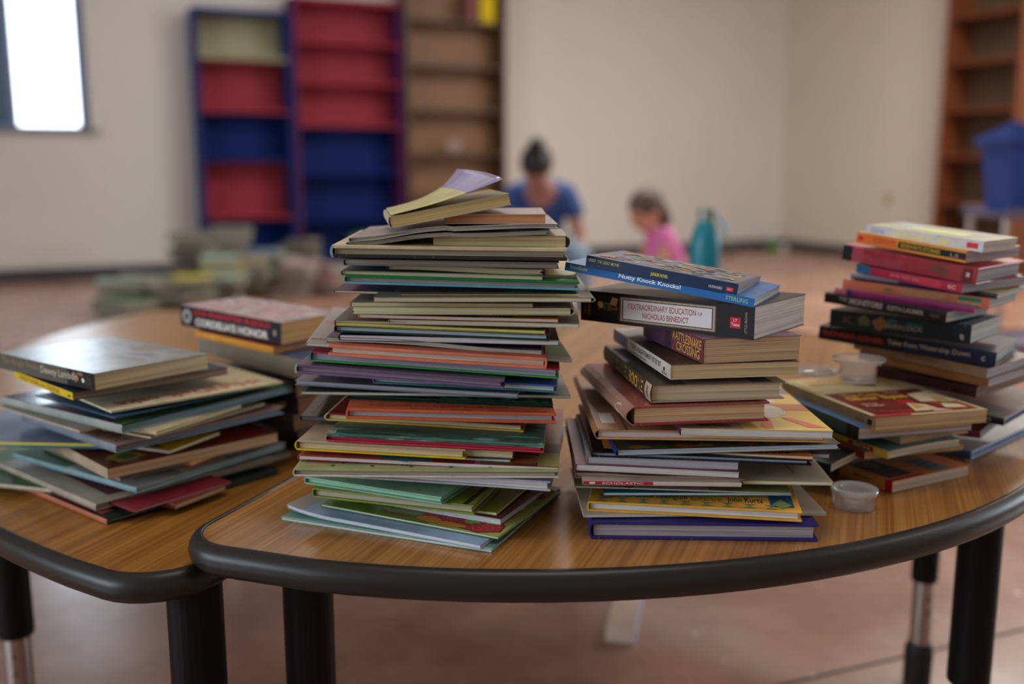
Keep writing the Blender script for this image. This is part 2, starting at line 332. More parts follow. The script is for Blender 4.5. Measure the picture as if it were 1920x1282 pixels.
for v in bm.verts: v.co *= rb_.uniform(.82, 1.05); v.co.z += .06
mesh_obj('crumpled_sheet', bm, plain('ball_paper', (150, 130, 120), .8), o)
xs = 1875; zz = [onwallB(xs, y)[1] for y in (-60, 35, 122, 210, 297, 385, 470, 560)]
M_bk2 = wood_mat('dark_case_back_wood', (66, 48, 32), (80, 60, 40), .5, axis='Z', grain=.15); M_bw2 = wood_mat('red_brown_case_wood', (86, 44, 24), (108, 60, 34), .35, axis='Z', grain=.2)
bookcase('dark brown wooden bookcase against the right wall', 1834, 1985, -75, .34, M_bw2,
         [(zz[i+1] if i < 6 else .07, zz[i], M_bk2, M_bw2) for i in range(7)], wall='B')

# ---------------------------------------------------------------- tables
WANG = math.atan2(.34, .94)
M_top = wood_mat('oak_laminate', (116, 74, 32), (154, 108, 56), .22, ang=WANG, spec=.5)
M_top2 = wood_mat('oak_laminate_worn', (110, 70, 24), (146, 100, 42), .30, ang=WANG, spec=.35)
M_edge = plain('black_vinyl_edging', (30, 29, 28), .36, bump=.1, bscale=25)
M_legb = plain('black_powder_coat', (11, 10, 10), .55, k=1.0); M_legb.node_tree.nodes['Principled BSDF'].inputs['Specular IOR Level'].default_value = .2; M_edge.node_tree.nodes['Principled BSDF'].inputs['Specular IOR Level'].default_value = .38; M_chrome = plain('chrome_tube', (150, 140, 135), .25, metal=.9); M_rub = plain('black_rubber', (16, 15, 15), .6, k=1.2)
def round_poly(pts, rads, n=8):
    out = []; N = len(pts)
    for i in range(N):
        r = rads[i]; p = Vector(pts[i][:2])
        if r <= 0: out.append(tuple(p)); continue
        a = (Vector(pts[i-1][:2]) - p).normalized(); b = (Vector(pts[(i+1) % N][:2]) - p).normalized()
        h = math.acos(max(-1, min(1, a.dot(b)))) / 2; d = r / math.tan(h); c = p + (a + b).normalized() * (r / math.sin(h))
        s = p + a*d - c; e = p + b*d - c; a0 = math.atan2(s.y, s.x); a1 = math.atan2(e.y, e.x); da = (a1 - a0 + PI) % (2*PI) - PI
        for k in range(n + 1): t = a0 + da*k/n; out.append((c.x + r*math.cos(t), c.y + r*math.sin(t)))
    return out
def offset_poly(pts, d):                      # pts counter-clockwise, outwards for d > 0
    out = []; N = len(pts)
    for i in range(N):
        p, a, b = Vector(pts[i]), Vector(pts[i-1]), Vector(pts[(i+1) % N])
        u = (p - a).normalized(); v = (b - p).normalized(); n1 = Vector((u.y, -u.x)); n2 = Vector((v.y, -v.x)); m = (n1 + n2); m.normalize()
        k = d / max(.5, m.dot(n1)); out.append(tuple(p + m*k))
    return out
def table(label, outline, legs, mat, tz):
    cx = sum(p[0] for p in outline)/len(outline); cy = sum(p[1] for p in outline)/len(outline)
    area2 = sum(outline[i-1][0]*outline[i][1] - outline[i][0]*outline[i-1][1] for i in range(len(outline)))
    if area2 < 0: outline = outline[::-1]
    root = empty('activity_table', (cx, cy, 0), 0, label=label, cat='table')
    loc = [(p[0]-cx, p[1]-cy) for p in outline]
    bm = bmesh.new(); prism(bm, loc, tz - .030, tz); mesh_obj('tabletop', bm, mat, root)
    # T-mould edging: bulged profile swept round the outline, a hair proud of the laminate
    prof = [(0, .0012), (.003, .0018), (.010, -.001), (.0145, -.007), (.0165, -.015), (.0145, -.024), (.009, -.031), (0, -.0335)]
    bm = bmesh.new(); rings = []
    for d, z in prof: rings.append([bm.verts.new((x, y, tz + z)) for x, y in offset_poly(loc, d)])
    n = len(loc)
    for k in range(len(prof)):
        k2 = (k + 1) % len(prof)
        for i in range(n): bm.faces.new((rings[k][i], rings[k][(i+1) % n], rings[k2][(i+1) % n], rings[k2][i]))
    mesh_obj('edge_band', bm, M_edge, root, smooth=True)
    for (x, y, hb, rb, rc) in legs:
        x -= cx; y -= cy; bm = bmesh.new()
        lathe(bm, [(rb*.6, tz - .034), (rb, tz - .034), (rb, hb + .004), (rb*.96, hb), (rb*.6, hb)], 28, x, y, cap=True)
        lg = mesh_obj('leg', bm, M_legb, root, smooth=False)
        bm = bmesh.new(); lathe(bm, [(rc, hb + .03), (rc, .06)], 24, x, y, cap=True); mesh_obj('chrome_tube', bm, M_chrome, lg, smooth=False)
        bm = bmesh.new(); lathe(bm, [(rc*.8, 0), (rc*1.3, .003), (rc*1.35, .07), (rc*1.1, .085)], 24, x, y, cap=True); mesh_obj('glide', bm, M_rub, lg)
        bm = bmesh.new(); zc = hb - .03
        while zc > .12: tube(bm, (x + rc*.2, y - rc*1.0, zc), (x + rc*.25, y - rc*1.01, zc), .0045); zc -= .03
        mesh_obj('adjustment_holes', bm, M_rub, lg)
    return root
# front half-round table
cx, cy, Rr = .013, 1.83, .887
sd = Vector((.335, .942))
corner = Vector((-.358, 1.024)); far = Vector((.236, 2.689))
a0 = math.atan2(corner.y - cy, corner.x - cx); a1 = math.atan2(far.y - cy, far.x - cx)
arc = [(cx + Rr*math.cos(a0 + (a1 - a0)*i/72), cy + Rr*math.sin(a0 + (a1 - a0)*i/72)) for i in range(73)]
pts = [tuple(corner)] + arc[4:-3] + [tuple(far)]
out1 = round_poly(pts, [.055] + [0]*(len(pts) - 2) + [.05])
def legxy(px, Y): p = ray(px, 1150); return p.x*(Y/p.y), Y
t1 = table('half-round oak laminate table with black edging, holding the two tallest stacks and the right-hand stacks', out1,
      [legxy(579, 1.13) + (.24, .030, .021), legxy(1826, 1.34) + (.24, .0295, .021), legxy(1728, 1.77) + (.21, .024, .0195), (.16, 2.45, .24, .0285, .021)], M_top, TZ)
# left table, its straight side along the first one
TZL = TZ - .036                              # this table stands a little lower and tucks under the other one's edge
kL = (CZ - TZL) / (CZ - TZ); ccx, ccy, RR = .3756*kL, 2.2024*kL, 1.483*kL
V0 = (ccx + RR*math.cos(math.radians(241.2)), ccy + RR*math.sin(math.radians(241.2)))
arc2 = [(ccx + RR*math.cos(math.radians(t)), ccy + RR*math.sin(math.radians(t))) for t in [236 - 2*i for i in range(40)]]
pts2 = [V0] + arc2 + [(V0[0] + sd.x*2.1, V0[1] + sd.y*2.1)]
out2 = round_poly(pts2, [.07] + [0]*(len(arc2) - 1) + [.08, .05])
t2 = table('oak laminate table at the left with black edging, holding the left stack', out2,
      [legxy(367, 1.075) + (.24, .0315, .021), legxy(27, 1.52) + (.225, .028, .021), (-.75, 2.6, .24, .0285, .021), (.1, 2.6, .24, .0285, .021)], M_top2, TZL)

# ---------------------------------------------------------------- book builder
TXT = {}
def text_mesh(s, bold=0.0):
    key = (s, bold)
    if key in TXT: return TXT[key]
    cu = bpy.data.curves.new('t', 'FONT'); cu.body = s; cu.size = 1; cu.offset = bold; cu.resolution_u = 3; cu.align_x = 'LEFT'
    ob = bpy.data.objects.new('t', cu); S.collection.objects.link(ob); dg = bpy.context.evaluated_depsgraph_get(); dg.update()
    me = bpy.data.meshes.new_from_object(ob.evaluated_get(dg)); vs = [v.co.copy() for v in me.vertices]; fs = [tuple(p.vertices) for p in me.polygons]
    x0 = min(v.x for v in vs); x1 = max(v.x for v in vs); y0 = min(v.y for v in vs); y1 = max(v.y for v in vs)
    TXT[key] = ([((v.x-x0)/(x1-x0), (v.y-y0)/(y1-y0)) for v in vs], fs)
    bpy.data.objects.remove(ob); bpy.data.curves.remove(cu); bpy.data.meshes.remove(me)
    return TXT[key]

def slab(bm, m, a0, a1, b0, b1, z0, z1, na, nb, mt=0, mb=None, ms=None, df=None):
    """box-like sheet with a bendable grid; m maps (a,b)->(x,y)"""
    mb = mt if mb is None else mb; ms = mt if ms is None else ms
    def V(a, b, z):
        x, y = m(a, b); return bm.verts.new((x, y, z + (df(x, y) if df else 0)))
    T = [[V(a0+(a1-a0)*i/na, b0+(b1-b0)*j/nb, z1) for j in range(nb+1)] for i in range(na+1)]
    Bt = [[V(a0+(a1-a0)*i/na, b0+(b1-b0)*j/nb, z0) for j in range(nb+1)] for i in range(na+1)]
    for i in range(na):
        for j in range(nb):
            bm.faces.new((T[i][j], T[i+1][j], T[i+1][j+1], T[i][j+1])).material_index = mt
            bm.faces.new((Bt[i][j], Bt[i][j+1], Bt[i+1][j+1], Bt[i+1][j])).material_index = mb
    for i in range(na):
        bm.faces.new((Bt[i][0], Bt[i+1][0], T[i+1][0], T[i][0])).material_index = ms
        bm.faces.new((Bt[i+1][nb], Bt[i][nb], T[i][nb], T[i+1][nb])).material_index = ms
    for j in range(nb):
        bm.faces.new((Bt[0][j+1], Bt[0][j], T[0][j], T[0][j+1])).material_index = ms
        bm.faces.new((Bt[na][j], Bt[na][j+1], T[na][j+1], T[na][j])).material_index = ms

REG = []
def build(root, L, D, t, kind='pb', spine='left', top=(180,170,150), bot=None, sp=None, pg=(170,155,130), topm=None, rough=.42, df=None,
          bulge=None, n=8, top_print=(), spine_print=(), warp=.0004, pgin=.004, board=.0021, sig=None, jit=.0005, front_print=()):
    rnd = random.Random(int(L*1e5) + int(t*1e6) + int(abs(root.location.x)*1e4))
    bot = top if bot is None else bot; sp = top if sp is None else sp
    mt = topm or cov(top, rough); mb = cov(bot, rough); ms = sp if not isinstance(sp, tuple) else cov(sp, rough); mp = pages(pg)
    w1, w2, ph1, ph2 = rnd.uniform(.3, 1)*warp, rnd.uniform(.3, 1)*warp, rnd.uniform(0, 6), rnd.uniform(0, 6)
    def dfn(x, y): return (df(x, y) if df else 0) + w1*math.sin(x*14 + ph1) + w2*math.sin(y*12 + ph2)
    A, B = (L, D) if spine in ('left', 'right') else (D, L)
    m = {'left': lambda a, b: (a, b), 'right': lambda a, b: (L - a, b), 'front': lambda a, b: (b, a), 'back': lambda a, b: (b, D - a)}[spine]
    na, nb = (n, max(3, n//2)) if spine in ('left', 'right') else (max(3, n//2), n)
    def spine_prof(bm, z0, z1, th, bg, mi):
        segs = 6; ring = []
        for k in range(nb + 1):
            b = B*k/nb; o = []; inn = []
            for i in range(segs + 1):
                s = i/segs; z = z0 + (z1 - z0)*s; off = -bg*(1 - (2*s - 1)**2)
                x, y = m(off, b); o.append(bm.verts.new((x, y, z + dfn(x, y))))
                x, y = m(off + th, b); inn.append(bm.verts.new((x, y, z + dfn(x, y))))
            ring.append(o + inn[::-1])
        q = len(ring[0])
        for k in range(nb):
            for i in range(q): bm.faces.new((ring[k][i], ring[k+1][i], ring[k+1][(i+1) % q], ring[k][(i+1) % q])).material_index = mi
        bm.faces.new(ring[0]).material_index = mi; bm.faces.new(ring[-1][::-1]).material_index = mi
    if kind == 'hc':
        tb = min(board, t*.28); bg = .0012 if bulge is None else bulge
        bm = bmesh.new(); slab(bm, m, 0, A, 0, B, t - tb, t, na, nb, df=dfn); mesh_obj('front_cover', bm, mt if not topm else [topm, cov(top, rough)], root, min(.0009, tb*.4))
        bm = bmesh.new(); slab(bm, m, 0, A, 0, B, 0, tb, na, nb, df=dfn); mesh_obj('back_cover', bm, mb, root, min(.0009, tb*.4))
        bm = bmesh.new(); spine_prof(bm, .0003, t - .0003, tb*.7, bg, 0); mesh_obj('spine', bm, ms, root, smooth=False)
        z0, z1, pa0, pa1, pb0, pb1 = tb, t - tb, tb*.7, A - pgin, pgin, B - pgin
    else:
        tb = min(.0006, t*.2); bg = (.0004 if kind == 'pb' else t*.15) if bulge is None else bulge
        bm = bmesh.new()
        slab(bm, m, 0, A, 0, B, t - tb, t, na, nb, 0, 0, 0, df=dfn); slab(bm, m, 0, A, 0, B, 0, tb, na, nb, 1, 1, 1, df=dfn)
        spine_prof(bm, 0.0001, t - .0001, tb*1.5, bg, 2)
        mesh_obj('cover', bm, [mt, mb, ms], root, smooth=False)
        z0, z1, pa0, pa1, pb0, pb1 = tb, t - tb, tb*1.4, A - .0006, .0006, B - .0006
    k = sig or max(1, min(12, round((z1 - z0)/.0022)))
    bm = bmesh.new()
    for i in range(k):
        q0 = z0 + (z1 - z0)*i/k; q1 = z0 + (z1 - z0)*(i + 1)/k - (.00012 if k > 1 and i < k-1 else 0)
        slab(bm, m, pa0, pa1 - rnd.uniform(0, jit), pb0 + rnd.uniform(0, jit), pb1 - rnd.uniform(0, jit), q0, q1, na, nb, df=dfn)
    mesh_obj('page_block', bm, mp, root)
    def prints(name, items, P):
        if not items: return
        bm = bmesh.new(); mats = []
        for li, it in enumerate(items):
            c = it[2] if it[0] == 'p' else it[3]
            mm = ink(c)
            if mm not in mats: mats.append(mm)
            mi = mats.index(mm); lift = .00012 + min(.00005, .0009/len(items))*li
            if it[0] == 'p':
                pts = it[1]
                if len(pts) == 4 and pts[0][1] == pts[1][1] and pts[2][1] == pts[3][1] and pts[0][0] == pts[3][0]:
                    u0, u1, v0, v1 = pts[0][0], pts[1][0], pts[0][1], pts[2][1]; nu = max(1, int((u1-u0)*n)+1); nv = max(1, int((v1-v0)*4)+1)
                    G = [[bm.verts.new(P(u0+(u1-u0)*i/nu, v0+(v1-v0)*j/nv, lift)) for j in range(nv+1)] for i in range(nu+1)]
                    for i in range(nu):
                        for j in range(nv): bm.faces.new((G[i][j], G[i+1][j], G[i+1][j+1], G[i][j+1])).material_index = mi
                else:
                    bm.faces.new([bm.verts.new(P(u, v, lift)) for u, v in pts]).material_index = mi
            else:
                u0, v0, u1, v1 = it[2]; opt = it[4] if len(it) > 4 else {}
                vs, fs = text_mesh(it[1], opt.get('bold', .01)); V = []
                for x, y in vs:
                    if opt.get('rot') == 180: x, y = 1-x, 1-y
                    if opt.get('rot') == 90: x, y = 1-y, x
                    if opt.get('rot') == -90: x, y = y, 1-x
                    V.append(bm.verts.new(P(u0+(u1-u0)*x, v0+(v1-v0)*y, lift)))
                for f in fs:
                    try: bm.faces.new([V[i] for i in f]).material_index = mi
                    except ValueError: pass
        mesh_obj(name, bm, mats, root, recalc=False)
    def PT_(u, v, l): x, y = L*u, D*v; return (x, y, t + l + dfn(x, y))
    prints('cover_print', top_print, PT_)
    def bo(v): return bg*(1 - (2*v - 1)**2)
    if spine == 'front':
        def PS(u, v, l): x = L*u; return (x, -l - bo(v), t*v + dfn(x, 0))
    elif spine == 'left':
        def PS(u, v, l): y = D*(1-u); return (-l - bo(v), y, t*v + dfn(0, y))
    else:
        def PS(u, v, l): y = D*u; return (L + l, y, t*v + dfn(L, y))
    prints('spine_print', spine_print, PS)

TB, SC = TZ, 1.0
NAMES = {'hc': 'hardcover_book', 'pb': 'paperback_book', 'mag': 'picture_book'}
def bk(kind, label, Lp, Rp, tpx, group, z=None, d=None, C=None, D=None, Ln=None, cat='book', name=None, pit=0, tm=None, **kw):
    """kind, label, near-left and near-right bottom corners as seen, thickness as seen; z above the table or depths d=(left,right) / d=number (level)"""
    if z is not None: Lw, Rw = atz(*Lp, TB + z*SC), atz(*Rp, TB + z*SC)
    elif isinstance(d, tuple): Lw, Rw = atd(*Lp, d[0]*SC), atd(*Rp, d[1]*SC)
    else:
        Rw = atd(*Rp, d*SC); Lw = atz(*Lp, Rw.z)
    ex = (Rw - Lw); L = ex.length; ex.normalize()
    ey = Vector((-ex.y, ex.x, 0)).normalized()
    if pit: ey = Matrix.Rotation(math.radians(pit), 3, ex) @ ey
    ez = ex.cross(ey)
    if C is not None: D = (atz(*C, Rw.z) - Rw).dot(ey)
    if Ln: Lw = Rw - ex*Ln; L = Ln
    dep = (Lw.y + Rw.y)/2*CP + (CZ - Rw.z)*SP
    t = tm or tpx*dep/F
    root = bpy.data.objects.new(name or NAMES[kind], None); root.empty_display_size = .05; link(root)
    root.matrix_world = Matrix(((ex.x, ey.x, ez.x, Lw.x), (ex.y, ey.y, ez.y, Lw.y), (ex.z, ey.z, ez.z, Lw.z), (0, 0, 0, 1)))
    tag(root, label, cat, group)
    build(root, L, D, t, kind, **kw)
    print('BK %-40s L%.3f D%.3f t%.4f  z %.4f %.4f -> top %.4f yaw %.1f Y %.3f' % (label[:40], L, D, t, Lw.z-TB, Rw.z-TB, max(Lw.z, Rw.z)+t-TB, math.degrees(math.atan2(ex.y, ex.x)), Rw.y))
    return root
def rect(u0, u1, v0, v1, c): return ('p', [(u0, v0), (u1, v0), (u1, v1), (u0, v1)], c)
def blob(u, v, ru, rv, c, n=14, seed=0, rough=.12):
    r = random.Random(seed); return ('p', [(u + ru*(1+r.uniform(-rough, rough))*math.cos(2*PI*i/n), v + rv*(1+r.uniform(-rough, rough))*math.sin(2*PI*i/n)) for i in range(n)], c)

# ================================================================ the tallest stack (bottom to top)
G1 = 'books in the tallest stack'
def g1(*a, **k): return bk(*a, group=G1, **k)
GREY = (120, 118, 122); CREAM = (176, 160, 132); TAN = (172, 142, 104); WHT = (186, 182, 176)
BERRY = []
for (u_, v_, ru_, rv_, sd_) in ((.66, .15, .11, .10, 2), (.86, .13, .12, .12, 3)):
    BERRY += [blob(u_, v_, ru_*1.05, rv_*1.07, (66, 24, 22), seed=sd_), blob(u_, v_, ru_, rv_, (142, 36, 38), seed=sd_)]
    for q_ in range(22):
        a_ = q_*2.4; r_ = .9*math.sqrt((q_ + .5)/22)*.88; BERRY.append(blob(u_ + ru_*r_*math.cos(a_), v_ + rv_*r_*math.sin(a_), .004, .005, (190, 130, 110), 6, q_))
g1('mag', 'thin teal-green picture book at the very bottom of the tallest stack', (527, 975), (922, 1037), 6, z=0, D=.215, spine='left', top=(92, 138, 122), pg=(176, 180, 168),
   top_print=[rect(.02, .13, .25, .5, (158, 176, 160)), rect(.0, 1, 0, .015, (150, 172, 160))], rough=.3)
g1('mag', 'pale blue picture book with grey left end, second from the bottom of the tallest stack', (539, 961), (901, 1030), 8, z=.0042, D=.21, spine='left', top=(120, 146, 172), sp=(170, 168, 160), pg=(168, 176, 174),
   df=lambda x, y: .006*max(0, 1 - x/.06)**2, rough=.3, n=16, top_print=[rect(.0, .09, .0, 1, (150, 142, 142)), ('t', 'K', (.02, .2, .07, .26), (96, 84, 130))])
g1('mag', 'green picture book with red strawberries on its cover under the glossy clear-covered book', (601, 949), (934, 1011), 4.5, z=.010, C=(1042, 925), spine='left', top=(92, 118, 44), pg=(170, 172, 156), rough=.3,
   top_print=[rect(.62, 1, .0, 1, (132, 142, 74)), ('t', 'The Very Ripe', (.12, .14, .40, .21), (96, 88, 40)), ('t', 'Strawberries', (.33, .05, .56, .11), (132, 70, 36)),
    *BERRY, blob(.60, .08, .07, .05, (170, 110, 44), seed=4), blob(.72, .05, .09, .04, (170, 110, 44), seed=5),
    blob(.80, .16, .04, .04, (96, 148, 44), 9, 6, .4), blob(.90, .2, .04, .03, (104, 156, 50), 9, 7, .4), blob(.66, .24, .04, .02, (96, 148, 44), 9, 8, .4), blob(.86, .55, .09, .10, (196, 172, 52), seed=9), blob(.86, .55, .03, .04, (150, 128, 60), seed=1),
    blob(.93, .36, .03, .04, (110, 60, 40), 8, 3, .5), rect(.80, .97, .78, 1, (128, 66, 70))])
g1('mag', 'clear plastic covered book with rounded corners and grey page edges above the strawberry book', (700, 944), (939, 985), 13, z=.013, C=(1012, 922), spine='left', top=(96, 56, 66), pg=(158, 160, 166), sp=(150, 152, 158), rough=.12, sig=7)
g1('mag', 'thin olive covered book with cream pages beneath the grassy green hardcover', (700, 935), (931, 967), 6, z=.0215, C=(1000, 905), spine='left', top=(120, 122, 34), pg=(180, 172, 138), rough=.3)
g1('hc', 'worn grass-green hardcover with grey page edges under the mint green hardcover', (587, 933), (889, 966), 19, z=.0255, C=(936, 912), spine='left', top=(110, 124, 40), bot=(112, 126, 40), pg=(140, 136, 118), rough=.4,
   top_print=[rect(.0, 1, 0, .10, (104, 122, 44)), ('p', [(.78, .30), (.80, .30), (.93, .98), (.91, .98)], (24, 30, 22)), rect(.60, .95, .5, .85, (150, 142, 138)), rect(.62, .78, .12, .4, (138, 146, 48)), ('p', [(.93, .0), (.96, 0), (.99, 1), (.96, 1)], (40, 44, 20))])
mint = [rect(.62, .90, .55, .70, (150, 160, 158))]
for i in range(11):
    u, v = (.12 + (i % 5)*.17 + (.08 if i // 5 else 0), .12 + (i // 5)*.26); mint += [rect(u, u + .022, v, v + .010, (36, 62, 50)), rect(u + .006, u + .014, v + .012, v + .024, (36, 62, 50))]
g1('hc', 'mint green hardcover with small black marks, low in the tallest stack', (572, 908), (829, 947), 15, z=.037, C=(882, 908), spine='left', top=(114, 154, 130), bot=(110, 150, 128), sp=(110, 152, 130), pg=(118, 158, 136), rough=.35, top_print=mint, board=.0022)
g1('hc', 'white and grey hardcover right of the mint green hardcover', (600, 893), (1032, 922), 19, d=(1.06, 1.03), D=.24, spine='left', top=(140, 148, 166), bot=(164, 166, 170), pg=(170, 170, 172), rough=.35)
g1('hc', 'large white-edged hardcover with a lime green picture cover in the tallest stack', (551, 893), (1048, 897), 15, d=(1.03, 1.03), D=.25, spine='left', top=(138, 142, 96), bot=(186, 180, 172), sp=(168, 166, 150), pg=(132, 128, 112), rough=.35,
   top_print=[rect(.03, .16, .08, .9, (150, 110, 86)), blob(.2, .14, .06, .05, (120, 60, 50), 16, 4, .4), blob(.36, .14, .05, .05, (70, 120, 80), 14, 5, .3), ('t', 'Helen', (.40, .06, .50, .15), (60, 36, 34))] + [blob(.14 + i*.075, .05 + .08*(i % 2), .008, .015, (60, 80, 50), 7, i, .3) for i in range(11)])
g1('mag', 'red picture book with white page edges below the yellow-edged cream book', (559, 862), (1047, 884), 8, d=(1.055, 1.035), D=.26, spine='left', top=(150, 62, 58), pg=(186, 180, 168), rough=.3,
   top_print=[rect(.32, .52, .0, .30, (56, 78, 78)), blob(.40, .10, .10, .12, (60, 92, 96), seed=3), rect(.52, .68, 0, .25, (104, 30, 36)), rect(.70, 1, 0, .35, (76, 60, 34)), blob(.86, .10, .10, .07, (140, 84, 44), seed=8), rect(.92, 1, 0, .2, (120, 120, 60))])
g1('mag', 'thin grey-edged booklet squeezed under the yellow-edged cream book', (640, 854), (956, 867), 5, d=(1.07, 1.05), D=.22, spine='right', top=(150, 148, 146), pg=(168, 168, 164))
g1('hc', 'cream hardcover with bright yellow back cover in the tallest stack', (557, 845), (873, 862), 20, d=(1.06, 1.04), D=.27, spine='left', top=(158, 140, 116), bot=(184, 164, 16), sp=(176, 158, 40), pg=(164, 146, 116), rough=.4, bulge=.003)
g1('mag', 'cream booklet jutting right from under the teal painted hardcover', (640, 843), (962, 859), 13, d=(1.065, 1.05), D=.20, spine='left', top=(150, 136, 112), pg=(176, 156, 124), sig=3)
g1('hc', 'worn hardcover with a dark teal landscape painting cover and red back', (611, 827), (1020, 849), 13, d=(1.05, 1.035), D=.22, spine='left', top=(70, 110, 100), bot=(168, 40, 60), sp=(150, 120, 110), pg=(150, 40, 58),
   topm=art([(28, 52, 44), (52, 92, 84), (36, 62, 48), (92, 138, 130), (60, 56, 44)], 12, .4, 2, stretch=(.5, 2, 1)), rough=.4, top_print=[blob(.012, .04, .018, .05, (150, 138, 124), 14, 5, .6), blob(.05, .02, .02, .02, (150, 136, 122), 12, 9, .6), blob(.985, .03, .014, .03, (140, 130, 116), 10, 2, .6), rect(0, 1, 0, .035, (70, 118, 110)), blob(.36, .03, .03, .006, (150, 168, 160), 9, 3, .6), blob(.75, .06, .02, .008, (120, 150, 140), 9, 6, .6)])
g1('mag', 'black glossy plastic folder book sticking out left beneath the orange hardcover', (564, 788), (900, 800), 9, d=(1.12, 1.12), D=.16, spine='left', top=(44, 38, 34), pg=(70, 72, 76), sp=(30, 30, 30), rough=.12,
   top_print=[('p', [(.05, .1), (.056, .1), (.072, .98), (.066, .98)], (110, 106, 98))])
g1('hc', 'hardcover with dark red cover and pale yellow edges beneath the orange hardcover', (614, 789), (982, 811), 15, d=(1.11, 1.09), D=.2, spine='left', top=(110, 28, 36), bot=(196, 152, 66), sp=(186, 170, 110), pg=(168, 158, 126), bulge=.004)
g1('hc', 'bright orange hardcover with red title lettering in the tallest stack', (650, 786), (1042, 795), 21, d=(1.06, 1.075), D=.19, spine='left', top=(176, 84, 50), pg=(138, 134, 140), rough=.5, board=.0042,
   top_print=[('t', 'A QUESTION AND ANSWER BOOK ABOUT', (.10, .065, .78, .125), (140, 36, 30)), ('t', 'birds  *  bugs  *  ants  *  bees', (.3, .012, .96, .045), (90, 56, 44))])
g1('hc', 'thin dark green hardcover with teal cover picture above the orange hardcover', (652, 748), (1037, 766), 7, d=(1.10, 1.10), D=.22, spine='left', top=(22, 46, 38), pg=(30, 46, 40), rough=.3,
   top_print=[rect(.45, .98, .02, .5, (70, 120, 100))] + [blob(.5 + i*.055, .06 + .03*(i % 2), .022, .03, (120, 148, 100) if i % 2 else (34, 84, 70), 9, i, .5) for i in range(9)])
g1('mag', 'large grey-green paperback with faint lettering, its right end sticking out', (562, 739), (1070, 747), 6, d=(1.10, 1.115), D=.27, spine='left', top=(104, 110, 104), pg=(164, 162, 150), rough=.35,
   top_print=[rect(.02, .5, .0, .4, (48, 60, 56)), ('t', 'illustrated by', (.05, .05, .22, .11), (96, 84, 62)), blob(.95, .55, .03, .12, (84, 88, 76), seed=3)])
g1('hc', 'thin hardcover with royal blue front and teal back at the right of the purple hardcover', (700, 719), (1045, 738), 15, d=(1.10, 1.09), D=.2, spine='left', top=(52, 80, 148), bot=(44, 112, 120), sp=(60, 90, 120), pg=(160, 168, 172), rough=.3)
g1('mag', 'silvery plastic covered magazine with curling left corner under the purple hardcover', (553, 722), (970, 747), 9, d=(1.11, 1.085), D=.24, spine='right', top=(104, 106, 114), pg=(124, 128, 136), rough=.15, sig=4, jit=.003)
g1('hc', 'purple hardcover with silver spine end in the tallest stack', (554, 701), (945, 729), 18, d=(1.09, 1.075), D=.25, spine='left', top=(88, 72, 98), bot=(96, 80, 108), sp=(150, 148, 160), pg=(110, 96, 112), rough=.25, board=.003)
g1('hc', 'hardcover with crimson front, green back and teal spine in the tallest stack', (582, 677), (1048, 711), 20, d=(1.10, 1.09), D=.25, spine='left', top=(160, 36, 52), bot=(56, 142, 66), sp=(38, 104, 120), pg=(128, 128, 142), rough=.3,
   top_print=[rect(.0, .12, .1, 1, (156, 164, 172))])
g1('hc', 'salmon orange hardcover with its spine at the right in the tallest stack', (615, 667), (1023, 693), 22, d=(1.085, 1.08), D=.22, spine='right', top=(192, 108, 84), pg=(172, 152, 134), rough=.5, board=.0042)
g1('mag', 'very wide pale picture book sticking out on both sides of the tallest stack', (573, 647), (1073, 680), 6, d=(1.09, 1.11), D=.28, spine='left', top=(148, 142, 136), pg=(170, 166, 156), rough=.3,
   top_print=[rect(.86, 1, .06, .45, (134, 150, 112)), rect(.9, 1, .5, .8, (140, 160, 136)), blob(.94, .6, .03, .06, (190, 110, 90), 9, 4, .4), blob(.05, .55, .03, .06, (170, 110, 116), 9, 5, .4), ('t', 'MARIA', (.01, .07, .07, .12), (130, 100, 100))])
g1('mag', 'stapled leaflet with cream pages above the salmon orange hardcover', (690, 667), (1007, 676), 8, d=(1.10, 1.09), D=.21, spine='left', top=(70, 44, 40), pg=(180, 172, 136), sig=3)
g1('mag', 'curled leaflet with pale pages folded at the right in the tallest stack', (612, 641), (1017, 662), 9, d=(1.10, 1.10), D=.20, spine='right', top=(86, 66, 76), pg=(172, 162, 148), sig=4, jit=.004, df=lambda x, y: .002*math.sin(x*22))
g1('mag', 'white-edged thin book with dark purple cover in the tallest stack', (636, 638), (1048, 648), 11, d=(1.10, 1.10), D=.23, spine='left', top=(50, 38, 66), pg=(184, 180, 168), sig=3)
g1('hc', 'dark hardcover with navy blue front and dotted green-black back', (628, 623), (1031, 639), 14, d=(1.10, 1.095), D=.22, spine='left', top=(36, 30, 40), bot=(30, 44, 40), sp=(28, 28, 34), pg=(134, 152, 156), rough=.3)
g1('mag', 'thin book with yellow edge and red right end in the tallest stack', (628, 611), (1023, 627), 7, d=(1.10, 1.095), D=.22, spine='left', top=(120, 112, 56), bot=(150, 142, 48), sp=(60, 56, 40), pg=(170, 160, 90),
   spine_print=[])
g1('mag', 'brownish grey covered thin book below the orange-lettered leaflet', (627, 605), (1015, 614), 5, d=(1.10, 1.10), D=.27, spine='left', top=(112, 102, 92), pg=(168, 156, 120))
g1('mag', 'off-white picture book whose right corner sticks out below the thick cream roll', (729, 607), (1086, 616), 8, d=(1.10, 1.09), D=.22, spine='left', top=(164, 150, 128), pg=(184, 172, 152), sig=2)
g1('mag', 'leaflet with orange end and black lettering in the tallest stack', (672, 595), (1047, 605), 6, d=(1.09, 1.085), D=.2, spine='left', top=(190, 136, 74), pg=(150, 156, 168),
   top_print=[rect(.0, .6, 0, .5, (96, 38, 34)), ('t', 'stories of wonder', (.34, .02, .78, .12), (40, 30, 30)), rect(.84, .9, .1, .4, (40, 60, 90))])
